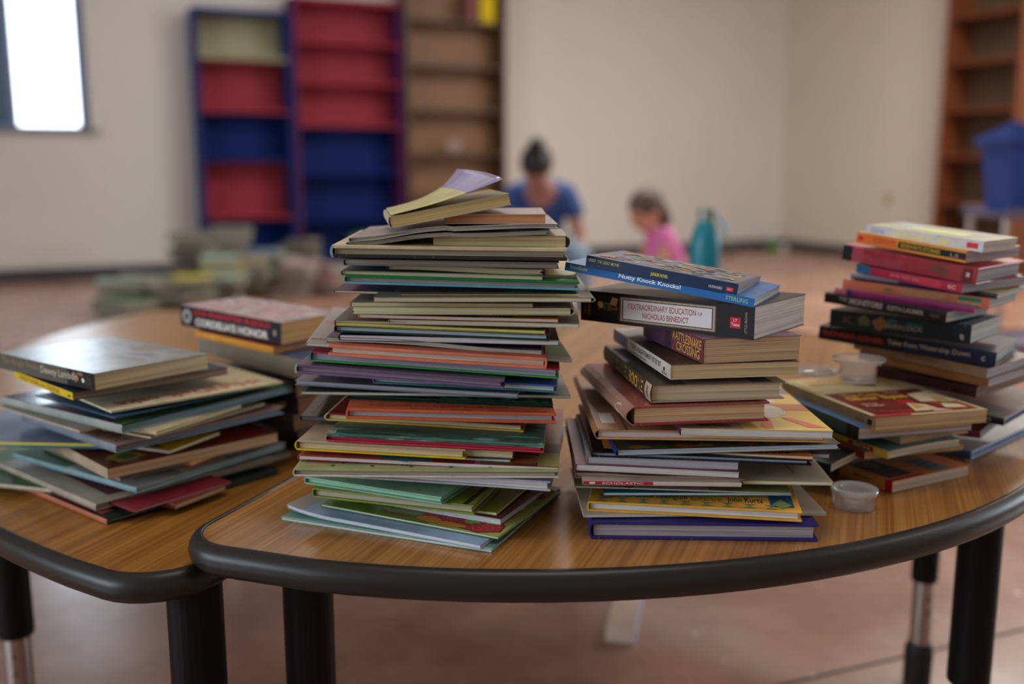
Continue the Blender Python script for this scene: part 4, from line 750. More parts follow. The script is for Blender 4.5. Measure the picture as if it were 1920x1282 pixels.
# ================================================================ right hand stack with the black and red novels
G5 = 'books in the tall stack at the right'
TB, SC = TZ, 1.0
def g5(*a, **k): return bk(*a, group=G5, **k)
D5 = 1.27
g5('hc', 'pale blue hardcover at the bottom of the tall right stack', (1640, 822), (1821, 860), 14, z=0, C=(1960, 776), spine='front', top=(150, 152, 158), sp=(60, 96, 140), bot=(60, 104, 160), pg=(120, 140, 170), rough=.3)
g5('pb', 'slim crimson covered paperback above the pale blue hardcover', (1630, 795), (1838, 822), 14, d=(1.37, 1.28), D=.17, spine='front', top=(104, 30, 44), sp=(96, 40, 60), pg=(140, 136, 150))
g5('hc', 'grey laminated hardcover with black lettered spine in the tall right stack', (1655, 752), (1882, 799), 15, d=(1.38, 1.27), D=.20, spine='front', top=(128, 122, 122), sp=(18, 20, 24), bot=(24, 28, 24), pg=(120, 136, 170), rough=.12, top_print=[rect(0, .95, 0, .10, (104, 108, 96)), blob(.5, .6, .12, .10, (130, 60, 60), 12, 3, .4)],
   spine_print=[('t', 'ALPHABET STORIES', (.45, .3, .9, .7), (140, 140, 140))])
g5('pb', 'dark maroon book in the lower half of the tall right stack', (1640, 705), (1830, 745), 20, d=(1.40, 1.29), D=.16, spine='front', top=(70, 30, 40), sp=(52, 24, 30), pg=(130, 110, 100))
g5('pb', 'brown orange spined paperback under the beige spined book', (1610, 672), (1852.6, 726), 16, d=(D5 + .14, D5), D=.15, spine='front', top=(100, 74, 50), sp=(128, 90, 54), pg=(150, 150, 156))
g5('pb', 'beige spined book with faint lettering below the navy hardcover', (1600, 654), (1849, 710), 18, d=(D5 + .14, D5), D=.15, spine='front', top=(128, 104, 84), sp=(132, 108, 88), pg=(150, 152, 160), spine_print=[('t', 'MARY RODNEY', (.40, .35, .66, .8), (96, 76, 62), {'bold': .03})])
g5('hc', 'dark navy hardcover lettered red and white on its spine', (1534, 635), (1865.5, 689.5), 27, d=(D5 + .14, D5), D=.15, spine='front', top=(40, 56, 76), sp=(24, 26, 38), bot=(26, 34, 60), pg=(150, 160, 176), rough=.25, bulge=.0006,
   spine_print=[rect(0, .5, 0.03, .97, (24, 22, 26)), rect(.5, .99, .03, .97, (24, 32, 58)), ('t', 'RICHARD ADAMS', (.03, .38, .385, .74), (132, 40, 34), {'bold': .04}), ('t', 'Tales from Watership Down', (.41, .34, .865, .80), (150, 144, 136), {'bold': .02}), ('t', 'C', (.925, .32, .945, .62), (170, 170, 168), {'bold': .04})])
g5('pb', 'dark teal spined novel with faint painting on its spine', (1555, 611), (1819, 644), 34, d=(D5 + .12, D5 - .01), D=.115, spine='front', top=(30, 46, 60), sp=(20, 32, 40), bot=(20, 28, 34), pg=(158, 172, 190), rough=.25, bulge=0,
   spine_print=[blob(.38, .5, .05, .35, (110, 76, 50), 12, 3, .3), blob(.26, .55, .05, .3, (70, 80, 50), 12, 4, .3), blob(.46, .6, .04, .25, (30, 70, 74), 12, 5, .3), blob(.62, .55, .08, .25, (28, 64, 68), 12, 8, .3), ('t', 'SHERLOCK', (.42, .3, .68, .55), (120, 116, 100)), ('t', 'K', (.10, .3, .18, .7), (60, 60, 64), {'bold': .05}), blob(.945, .3, .015, .18, (130, 130, 134), 8, 4, .3)])
g5('pb', 'black spined paperback with two white words, above the dark teal novel', (1545, 566), (1773, 605), 19, d=(D5 + .12, D5 - .01), D=.125, spine='front', top=(40, 36, 44), sp=(22, 20, 22), pg=(156, 168, 184), rough=.3,
   spine_print=[('t', 'THE', (.13, .45, .20, .85), (120, 112, 112), {'bold': .05}), ('t', 'MONITORS', (.22, .25, .50, .85), (138, 128, 128), {'bold': .06}), ('t', 'KEITH LAUMER', (.54, .3, .83, .75), (130, 122, 122), {'bold': .04}), rect(.88, .95, .3, .6, (60, 56, 56))])
g5('pb', 'magenta spined thin paperback in the tall right stack', (1565, 551), (1826, 588), 12, d=(D5 + .12, D5 - .01), D=.13, spine='front', top=(150, 110, 140), sp=(136, 30, 92), pg=(150, 140, 160), spine_print=[rect(0, .09, 0, 1, (176, 96, 110)), rect(.09, .13, 0, 1, (50, 40, 100))])
g5('pb', 'salmon and orange spined paperback with green label end', (1580, 541), (1854, 579), 19, d=(D5 + .12, D5 - .01), D=.12, spine='front', top=(186, 120, 80), sp=(176, 102, 62), pg=(150, 160, 182),
   spine_print=[rect(.0, .18, 0, 1, (190, 104, 88)), rect(.94, 1, 0, 1, (186, 92, 72)), rect(.80, .95, .5, .85, (26, 106, 84)), ('t', 'HOLE CAKE MYSTERY', (.42, .25, .72, .75), (170, 130, 100), {'bold': .05}), blob(.33, .6, .03, .2, (120, 90, 70), 9, 3, .3), ('t', 'SCHOLASTIC', (.80, .15, .95, .42), (180, 160, 140), {'bold': .03})])
g5('pb', 'thin navy and black spined paperback beneath the crimson spined one', (1595, 522), (1869, 561), 10, d=(D5 + .12, D5 - .01), D=.12, spine='front', top=(150, 146, 80), sp=(24, 22, 40), pg=(160, 160, 170), spine_print=[rect(0, .42, .35, 1, (134, 128, 150)), rect(.35, .7, 0, 1, (36, 34, 76))])
g5('pb', 'crimson spined paperback with sky blue end in the tall right stack', (1605, 510), (1802, 550), 17, d=(D5 + .11, D5 - .02), D=.15, spine='front', top=(130, 60, 90), sp=(156, 34, 60), pg=(140, 142, 150),
   spine_print=[rect(0, .14, 0, 1, (46, 96, 136)), ('t', 'MAYBE THREE TIMES', (.34, .3, .62, .75), (190, 90, 110), {'bold': .04}), rect(.62, .82, .1, .9, (176, 50, 70)), ('t', 'SC', (.88, .3, .95, .7), (200, 180, 180))])
g5('hc', 'thick red hardcover with black spine top in the tall right stack', (1578.5, 486), (1829, 534), 30, d=(D5 + .11, D5 - .02), D=.16, spine='front', top=(196, 84, 86), sp=(140, 34, 44), bot=(120, 30, 40), pg=(140, 142, 150), rough=.3, bulge=0,
   spine_print=[rect(0, .075, 0, 1, (24, 20, 26)), rect(.075, .16, 0, 1, (150, 60, 76)), rect(.16, .46, .0, .6, (140, 50, 62)), blob(.74, .5, .06, .28, (96, 56, 44), 10, 3, .3), ('t', 'Summer', (.22, .45, .32, .8), (120, 40, 50)), rect(.90, .97, .05, .9, (96, 24, 32)), rect(.925, .95, .4, .65, (170, 160, 150))])
g5('pb', 'orange and black spined paperback below the white topmost novel', (1605, 455), (1809, 493), 21, d=(D5 + .09, D5 - .03), D=.145, spine='front', top=(190, 150, 40), sp=(198, 120, 36), pg=(140, 132, 146), bulge=0,
   spine_print=[rect(0, .38, .1, .9, (196, 96, 44)), blob(.04, .5, .03, .2, (170, 40, 30), 10, 1, .1), ('t', 'SIDEWAYS', (.16, .3, .37, .8), (176, 74, 40), {'bold': .04}), rect(.40, 1, .22, .80, (26, 22, 20)), ('t', 'SIDEWAYS STORIES', (.42, .34, .78, .70), (150, 130, 30), {'bold': .03}), ('t', 'LS', (.87, .3, .94, .6), (130, 124, 110))])
g5('pb', 'white novel with pale yellow lettering, topmost of the tall right stack', (1622, 440), (1842, 473), 20, d=(D5 + .09, D5 - .03), D=.10, spine='front', top=(196, 194, 170), sp=(184, 182, 190), pg=(170, 160, 152), rough=.25, bulge=0, df=lambda x, y: -.0,
   spine_print=[ ('t', 'Curtis', (.05, .35, .17, .8), (120, 140, 170), {'bold': .03}), ('t', 'THE WATSONS GO', (.25, .3, .58, .8), (206, 192, 110), {'bold': .04}), ('t', 'WEST', (.62, .3, .74, .75), (206, 192, 110), {'bold': .04}), rect(.87, .96, .25, .75, (176, 44, 56))],
   top_print=[rect(.25, .75, .3, .6, (206, 196, 110)), rect(.1, .3, .55, .8, (150, 170, 190))])

# ================================================================ small stack of paperbacks at the right
G6 = 'books in the low stack at the right'
def g6(*a, **k): return bk(*a, group=G6, **k)
g6('pb', 'orange paperback with red spine end at the bottom of the low right stack', (1500, 865), (1672, 925), 14, z=0, C=(1806, 889), spine='front', top=(172, 104, 60), sp=(176, 120, 68), bot=(60, 44, 40), pg=(176, 152, 138), rough=.35, tm=.0155, sig=6, bulge=0,
   top_print=[rect(.50, .93, .04, .34, (58, 54, 54)), rect(.955, 1, 0, .42, (150, 26, 40)), rect(.66, .98, .56, .78, (96, 100, 106)), blob(.62, .2, .07, .07, (110, 84, 70), 10, 2, .3), rect(.7, .72, .58, .76, (60, 64, 70)), rect(.78, .8, .58, .76, (60, 64, 70)), rect(.86, .88, .58, .76, (60, 64, 70))], spine_print=[rect(.93, 1, 0, 1, (150, 24, 38)), ('t', 'JOHN SMITH', (.60, .35, .78, .62), (60, 36, 24)), rect(0, .45, 0, 1, (60, 46, 44))])
g6('pb', 'black covered paperback with curving white pages in the low right stack', (1500, 872), (1557, 886), 16, d=1.165, C=(1728, 868), Ln=.15, spine='front', top=(40, 40, 36), sp=(30, 30, 30), pg=(178, 160, 144), df=lambda x, y: .004*math.sin(y*22), rough=.3)
g6('pb', 'dark red spined paperback deep in the low right stack', (1480, 800), (1620, 862), 14, d=1.19, D=.15, Ln=.18, spine='front', top=(120, 122, 60), sp=(120, 30, 44), pg=(160, 130, 100), spine_print=[rect(.62, .8, .2, .8, (170, 60, 70)), rect(0, .3, 0, 1, (40, 60, 44))])
g6('pb', 'teal covered paperback with yellow and red labelled spine in the low right stack', (1600, 838), (1664, 861), 15, d=1.17, C=(1792, 838), Ln=.17, spine='front', top=(76, 120, 116), sp=(186, 160, 60), pg=(176, 158, 142), rough=.35, df=lambda x, y: .003*math.sin(y*18),
   spine_print=[rect(0, .12, 0, 1, (120, 96, 50)), rect(.60, .86, .15, .85, (170, 34, 50)), ('t', 'SCH', (.65, .3, .82, .7), (210, 180, 160), {'bold': .03})])
g6('pb', 'orange topped paperback with tan pages sticking out right in the low right stack', (1640, 818), (1688, 833), 16, d=1.19, C=(1829, 815), Ln=.14, spine='front', top=(196, 124, 56), sp=(160, 140, 110), pg=(170, 142, 112), spine_print=[blob(.55, .5, .12, .2, (40, 30, 26), 10, 2, .1)])
g6('pb', 'paperback with bluish grey pages just under the brown storybook', (1500, 775), (1609, 824), 22, d=1.17, C=(1792, 796), Ln=.17, spine='front', top=(70, 100, 140), sp=(44, 70, 64), pg=(152, 146, 144), sig=8, spine_print=[rect(.85, 1, 0, 1, (30, 28, 28)), rect(.1, .6, .1, .9, (40, 80, 70))])
sv = [rect(0, 1, 0, 1, (184, 170, 134)), ('p', [(.30, .12), (.94, .12), (.94, .90), (.30, .90)], (96, 38, 34)), ('t', 'The Case of the', (.36, .74, .60, .82), (190, 150, 60), {'rot': -90, 'bold': .02})]
SILV = [rect(.0, 1, .0, 1, (180, 166, 128)), rect(.42, .965, .05, .95, (98, 42, 38)),
   ('p', [(.55, .08), (.70, .08), (.82, .35), (.80, .70), (.66, .50)], (122, 48, 42)), ('p', [(.84, .08), (.955, .30), (.955, .62), (.88, .45)], (128, 52, 42)),
   ('t', 'The Case', (.455, .16, .525, .50), (190, 150, 60), {'bold': .04, 'rot': 90}), ('t', 'of the', (.46, .56, .50, .70), (190, 170, 140), {'rot': 90}), ('t', 'Silver Eyes', (.53, .14, .64, .68), (196, 158, 58), {'bold': .05, 'rot': 90}),
   ('t', 'James', (.69, .15, .72, .30), (196, 180, 150), {'bold': .03, 'rot': 90}), ('t', 'Preller', (.735, .15, .765, .32), (196, 180, 150), {'bold': .03, 'rot': 90}),
   ('p', [(.74, .52), (.93, .42), (.93, .66), (.80, .64)], (200, 184, 150)), ('p', [(.76, .54), (.88, .47), (.86, .60)], (180, 156, 70)), ('p', [(.66, .50), (.74, .46), (.76, .60), (.67, .62)], (164, 52, 50)), ('p', [(.86, .60), (.96, .56), (.96, .74)], (196, 160, 140)),
   ('p', [(.78, .68), (.96, .74), (.96, .95), (.72, .95)], (142, 60, 42)), ('p', [(.80, .78), (.90, .72), (.92, .90), (.84, .90)], (204, 194, 158)), ('p', [(.55, .72), (.74, .66), (.78, .95), (.50, .95)], (200, 188, 158)), ('p', [(.64, .84), (.75, .80), (.78, .90), (.68, .93)], (192, 138, 58)), blob(.74, .86, .05, .05, (150, 158, 110), 10, 4, .3),
   rect(.05, .2, .1, .5, (176, 148, 90)), ('p', [(.1, .55), (.25, .5), (.32, .66), (.15, .72)], (92, 96, 84)), blob(.20, .6, .05, .06, (150, 140, 126), 10, 6, .3), blob(.18, .86, .06, .06, (190, 150, 70), 8, 3, .4), ('p', [(.02, .05), (.36, .02), (.38, .10), (.05, .12)], (186, 164, 96)), rect(.965, 1, .0, .32, (176, 50, 58))]
g6('pb', 'storybook with cream border and maroon picture panel, topmost of the low right stack', (1465, 735), (1640, 808), 24, d=1.165, C=(1797, 773), spine='front', top=(176, 162, 128), sp=(140, 122, 90), bot=(176, 140, 30), pg=(168, 144, 112), rough=.3, sig=9, bulge=0, top_print=SILV,
   spine_print=[rect(0, 1, 0, .22, (186, 140, 24)), ('t', 'S. & B.', (.82, .35, .90, .5), (30, 26, 20)), rect(.93, .97, .3, .7, (26, 22, 20)), ('t', 'The Case of the', (.3, .4, .6, .7), (160, 144, 110))])

# ================================================================ clear plastic cups on the right-hand table
TB, SC = TZ, 1.0
M_clear = clear('clear_plastic', (.9, .9, .9), .08, .20); M_clear2 = clear('frosted_plastic', (.8, .8, .82), .2, .30)
ctop = atd(1610, 716, 1.27); zc = ctop.z
r0 = empty('plastic_cup', (ctop.x, ctop.y + .004, zc), label='clear flared plastic cup standing on the storybook with the maroon panel', cat='cup')
bm = bmesh.new(); lathe(bm, [(.0, .0005), (.0215, .0005), (.0225, .002), (.0245, .024), (.0325, .027), (.0335, .0305), (.0325, .031), (.0235, .0262), (.0213, .003), (0, .0016)], 40); mesh_obj('cup_wall', bm, M_clear, r0, smooth=True)
bm = bmesh.new(); lathe(bm, [(.0330, .0302), (.0340, .0298), (.0342, .0312), (.0330, .0318), (.0322, .0312), (.0330, .0302)], 40); mesh_obj('rim', bm, clear('clear_plastic_rim', (.9, .92, .95), .05, .25), r0, smooth=True)
p = atd(1528, 698, 1.31)  # loose clear plastic lid, lying flat beside the cup
r0 = empty('plastic_lid', (p.x, p.y, p.z), label='shallow clear plastic dish lying left of the flared cup on the storybook', cat='lid')
bm = bmesh.new(); lathe(bm, [(0, .0035), (.022, .0035), (.023, .001), (.029, .001), (.0305, .0045), (.0315, .0045), (.030, 0), (.0215, 0), (.021, .0025), (0, .0025)], 40); mesh_obj('lid_base', bm, M_clear, r0, smooth=True)
bm = bmesh.new(); lathe(bm, [(.0305, .0042), (.0318, .0038), (.0320, .0055), (.0308, .0058), (.0305, .0042)], 40); mesh_obj('rim', bm, clear('clear_lid_rim', (.9, .92, .95), .05, .2), r0, smooth=True)
p = atz(1600, 950, TZ)
r0 = empty('plastic_pot', (p.x, p.y, TZ), label='small round frosted plastic pot standing on the table beside the low right stack', cat='container')
bm = bmesh.new(); lathe(bm, [(0, .0005), (.023, .0005), (.0245, .002), (.0255, .018), (.0265, .0185), (.0268, .0235), (.0255, .0245), (.0165, .0245), (.0150, .022), (.0140, .004), (0, .004)], 48); mesh_obj('pot_wall', bm, M_clear2, r0, smooth=True)
bm = bmesh.new(); lathe(bm, [(.0256, .0175), (.0272, .0178), (.0273, .0238), (.0256, .0243), (.0256, .0175)], 48); mesh_obj('rim', bm, M_clear, r0, smooth=True)

# ================================================================ things further back
M_teal = plain('teal_bottle_paint', (2, 104, 122), .35, metal=.0); M_bl = plain('pale_blue_plastic', (110, 160, 190), .35); M_stl = plain('steel_neck', (120, 126, 120), .3, metal=.8)
pb = atd(1322, 470, 2.5)
r0 = empty('water_bottle', (pb.x, 2.5, TZ), label='teal water bottle standing at the far edge of the table', cat='bottle')
bm = bmesh.new(); lathe(bm, [(0, 0), (.036, 0), (.0385, .004), (.0385, .205), (.036, .222), (.026, .250), (.0205, .262), (0, .262)], 36); mesh_obj('bottle_body', bm, M_teal, r0, smooth=True)
bm = bmesh.new(); lathe(bm, [(0, .262), (.0195, .262), (.0195, .272), (.0215, .274), (.0215, .292), (.018, .296), (0, .296)], 32); mesh_obj('cap', bm, M_stl, r0, smooth=False)
bm = bmesh.new()
for k in range(12):
    a, b = -.2 + k*.16, -.2 + (k + 1)*.16
    tube(bm, (.024 + .026*math.sin(a), 0, .285 - .060*(k/12)), (.024 + .026*math.sin(b), 0, .285 - .060*((k+1)/12)), .0045, n=8)
mesh_obj('carry_loop', bm, M_bl, r0, smooth=True)

# electrical outlet on the right wall
b_, z_ = onwallB(1665, 374)
r0 = empty('wall_outlet', W(0, b_, z_), WA - PI/2, label='beige electrical outlet plate on the right wall', cat='outlet')
M_out1 = plain('beige_plastic', (156, 134, 104), .4)
bm = bmesh.new(); box(bm, -.04, .04, -.008, 0, -.06, .06); mesh_obj('cover_plate', bm, M_out1, r0, .002)
for dz in (-.025, .025):
    bm = bmesh.new(); box(bm, -.018, .018, -.011, -.008, dz - .016, dz + .016); mesh_obj('socket', bm, plain('socket_plastic', (126, 108, 84), .4), r0, .003)

# pale plank lying on the floor under the table
p0, p1, p2 = atz(1135, 1203, 0), atz(1186, 1208, 0), atz(1222, 1135, 0)
ex = (p1 - p0); wd = ex.length; ex.normalize(); dirv = (p2 - p1); ang = math.atan2(ex.y, ex.x)
r0 = empty('wooden_block', (p0.x, p0.y, 0), ang, label='pale wooden block lying on the floor under the front table', cat='block')
bm = bmesh.new(); box(bm, 0, wd, 0, .30, 0.0, .036); mesh_obj('beam', bm, plain('pale_wood', (176, 156, 140), .5, var=.08, vscale=20), r0, .003)
bm = bmesh.new(); box(bm, wd, wd + .006, 0, .30, 0.0, .037); mesh_obj('side_strip', bm, plain('pale_lilac_edge', (168, 158, 168), .4), r0, .001)

# blue bin of paper on a grey cart at the right edge
M_bin = plain('blue_bin_plastic', (22, 56, 120), .35, bump=.1); M_pap = plain('white_paper', (196, 198, 206), .7); M_cart = plain('grey_cart_metal', (96, 88, 108), .4, metal=.3)
Yb = 4.0; pl = atd(1893, 386, Yb); bx, bz = pl.x, pl.z
r0 = empty('utility_cart', (bx + .21, Yb + .12, 0), label='grey metal utility cart with chrome posts at the right edge', cat='cart')
for zz_ in (bz - .03, .25):
    bm = bmesh.new(); box(bm, -.26, .26, -.18, .18, zz_ - .02, zz_); box(bm, -.26, .26, -.19, -.18, zz_ - .02, zz_ + .02); box(bm, -.26, .26, .18, .19, zz_ - .02, zz_ + .02); mesh_obj('tray', bm, M_cart, r0, .003)
for sx in (-.235, .235):
    for sy in (-.155, .155):
        bm = bmesh.new(); tube(bm, (sx, sy, .06), (sx, sy, bz - .05), .014); lg = mesh_obj('post', bm, M_chrome, r0, smooth=False)
        bm = bmesh.new(); tube(bm, (sx - .012, sy, .03), (sx + .012, sy, .03), .03, n=18); mesh_obj('caster', bm, M_rub, lg)
rb = empty('storage_bin', (bx + .17, Yb + .12, bz - .03), label='blue tapered plastic bin full of white paper on the grey cart', cat='bin')
bm = bmesh.new(); hB = .30
def ring(w_, d_, z): return [bm.verts.new(v) for v in ((-w_, -d_, z), (w_, -d_, z), (w_, d_, z), (-w_, d_, z))]
R_ = [ring(.155, .115, .0), ring(.185, .14, hB), ring(.205, .16, hB), ring(.205, .16, hB - .025), ring(.200, .155, hB - .025), ring(.180, .135, hB - .02)]
for r1_, r2_ in ((0, 1), (1, 2), (2, 3)):
    for i in range(4): bm.faces.new((R_[r1_][i], R_[r1_][(i+1) % 4], R_[r2_][(i+1) % 4], R_[r2_][i]))
bm.faces.new(R_[0][::-1]); ri = ring(.175, .13, hB - .06)
for i in range(4): bm.faces.new((R_[1][i], R_[1][(i+1) % 4], ri[(i+1) % 4], ri[i]))
bm.faces.new(ri); mesh_obj('bin_shell', bm, M_bin, rb, .004)
tag(rb, None)
pp = empty('paper_stack', (bx + .20, Yb + .12, bz - .03 + hB - .058), .2, label='white loose paper heaped in the blue bin', cat='paper')
for k in range(6):
    bm = bmesh.new(); box(bm, -.12 + k*.006, .11 + k*.004, -.085, .085, k*.016, k*.016 + .013); o = mesh_obj('sheet_bundle', bm, M_pap, pp); o.rotation_euler = (.02*(k % 3), .03*(k % 2), .12*k)

# small things along the wall at the right
for nm, (px, py), hh, rr_, c, lb, ct in (('plastic_cup', (1447, 470), .13, .045, (40, 124, 60), 'green plastic cup on the floor near the room corner', 'cup'), ('paper_cup', (1468, 478), .11, .04, (170, 168, 160), 'white paper cup on the floor beside the green cup', 'cup'), ('small_pot', (1366, 474), .14, .05, (70, 84, 64), 'dark green pot on the floor by the far wall', 'pot')):
    p = atz(px, py, 0)
    r0 = empty(nm, (p.x, p.y, 0), label=lb, cat=ct)
    bm = bmesh.new(); lathe(bm, [(0, 0), (rr_*.75, 0), (rr_, hh), (rr_*.93, hh), (rr_*.7, .01), (0, .01)], 24); mesh_obj('cup_wall', bm, plain(nm + '_colour', c, .4), r0, smooth=True)
    bm = bmesh.new(); lathe(bm, [(rr_*.94, hh - .006), (rr_*1.06, hh - .006), (rr_*1.06, hh), (rr_*.94, hh), (rr_*.94, hh - .006)], 24); mesh_obj('rim', bm, plain(nm + '_rim', tuple(min(255, v + 20) for v in c), .4), r0)

# ================================================================ heap of books on the floor in front of the painted bookcases
rp = random.Random(11)
HC = {'pale mint': (150, 176, 158), 'yellow': (186, 176, 50), 'dark brown': (52, 44, 40), 'grey-green': (112, 124, 110), 'light blue': (116, 150, 166), 'beige': (150, 140, 126), 'pinkish': (172, 142, 142), 'mid green': (60, 108, 66), 'off-white': (176, 172, 164), 'black': (28, 28, 32), 'straw': (180, 158, 96), 'crimson': (150, 54, 74)}
def heap_book(loc, rot, L, D, t, cname, where):
    o = empty('floor_book', loc, label='%s book in the floor heap %s' % (cname, where), cat='book', group='books heaped on the floor by the bookcases'); o.rotation_euler = rot
    c = HC[cname]
    bm = bmesh.new(); box(bm, 0, L, 0, D, 0, .002); box(bm, 0, L, 0, D, t - .002, t); box(bm, 0, .002, 0, D, .002, t - .002); mesh_obj('cover', bm, cov(c, .4), o)
    bm = bmesh.new(); box(bm, .002, L - .004, .004, D - .004, .002, t - .002); mesh_obj('page_block', bm, pages((112, 106, 96)), o)
used = {}
PH = [(238, 596, ['grey-green', 'off-white', 'mid green', 'black', 'grey-green'], 'near its left end'), (272, 584, ['mid green', 'mid green', 'black', 'grey-green', 'off-white', 'grey-green'], 'left of the mint pile'),
      (318, 590, ['black', 'dark brown', 'grey-green', 'black'], 'in the dark gap'), (366, 580, ['dark brown', 'straw', 'pale mint', 'pale mint', 'straw', 'yellow'], 'in the mint and yellow pile'), (416, 572, ['pale mint', 'beige', 'pale mint', 'pale mint', 'yellow', 'pale mint'], 'right of the mint pile'),
      (372, 540, ['black', 'dark brown', 'grey-green', 'black', 'dark brown', 'dark brown', 'black', 'dark brown', 'grey-green'], 'below the left bookcase edge'), (440, 545, ['black', 'grey-green', 'mid green', 'grey-green', 'pale mint', 'grey-green', 'beige', 'grey-green', 'grey-green'], 'below the blue bookcase'), (476, 556, ['grey-green', 'straw', 'pale mint', 'grey-green', 'straw', 'beige'], 'in front of the blue bookcase'),
      (512, 545, ['dark brown', 'beige', 'dark brown', 'beige', 'light blue', 'off-white', 'light blue'], 'between the two painted bookcases'), (556, 556, ['black', 'dark brown', 'pinkish', 'off-white', 'pinkish'], 'in front of the red bookcase'), (600, 548, ['dark brown', 'crimson', 'pinkish', 'off-white', 'pinkish'], 'left of the tallest stack top'), (650, 540, ['grey-green', 'pinkish', 'pale mint', 'beige'], 'behind the tallest stack'),
      (410, 506, ['dark brown', 'grey-green', 'beige', 'dark brown', 'grey-green', 'beige', 'off-white', 'beige'], 'against the blue bookcase foot'), (470, 502, ['grey-green', 'beige', 'dark brown', 'beige', 'dark brown', 'beige', 'dark brown', 'beige', 'beige', 'beige'], 'against the blue bookcase'), (560, 510, ['black', 'grey-green', 'pale mint', 'beige', 'grey-green', 'grey-green'], 'against the red bookcase')]
for px, py, cs, where in PH:
    n = len(cs); p = atz(px, py, 0); z = 0; cnt = {}
    for k in range(n):
        L = rp.uniform(.22, .34); D = rp.uniform(.18, .26); t = rp.uniform(.030, .062)
        cnt[cs[k]] = cnt.get(cs[k], 0) + 1
        lay = ['lowest', 'second', 'third', 'fourth', 'fifth', 'sixth', 'seventh', 'eighth', 'ninth', 'tenth'][k] if k < n - 1 else 'topmost'
        heap_book((p.x - L/2 + rp.uniform(-.06, .06), p.y - D/2 + rp.uniform(-.05, .05), z), (rp.uniform(-.05, .05), rp.uniform(-.06, .06), rp.uniform(-.7, .7)), L, D, t, cs[k], '%s, %s from below' % (where, lay) if lay != 'topmost' else where + ', topmost')
        z += t + .004
for px, py, cn, where, lean in ((585, 500, 'pale mint', 'propped upright against the red bookcase', .35), (612, 498, 'grey-green', 'leaning beside the upright mint one', -.3), (640, 500, 'off-white', 'leaning upright behind the tallest stack', .25), (668, 505, 'mid green', 'upright at the right end', -.2)):
    p = atz(px, py, 0); heap_book((p.x, p.y, 0.02), (PI/2 - .15, lean, .2), .26, .30, .02, cn, where)

# ================================================================ people in the background
def skinned(name, joints, edges, mat, parent=None, sub=2, root=0):
    me = bpy.data.meshes.new(name); names = list(joints); me.from_pydata([joints[k][:3] for k in names], [(names.index(a), names.index(b)) for a, b in edges], [])
    o = link(bpy.data.objects.new(name, me), parent)
    sk = o.modifiers.new('skin', 'SKIN'); sk.use_smooth_shade = True
    for i, k in enumerate(names):
        r = joints[k][3]; r = r if isinstance(r, tuple) else (r, r); me.skin_vertices[0].data[i].radius = r; me.skin_vertices[0].data[i].use_root = (i == root)
    ss = o.modifiers.new('sub', 'SUBSURF'); ss.levels = sub; ss.render_levels = sub; me.materials.append(mat)
    return o
def ball(bm, c, r, n=16, mi=0):
    g = bmesh.ops.create_uvsphere(bm, u_segments=n, v_segments=n//2 + 2, radius=1)
    for v in g['verts']: v.co = Vector((c[0] + v.co.x*r[0], c[1] + v.co.y*r[1], c[2] + v.co.z*r[2]))
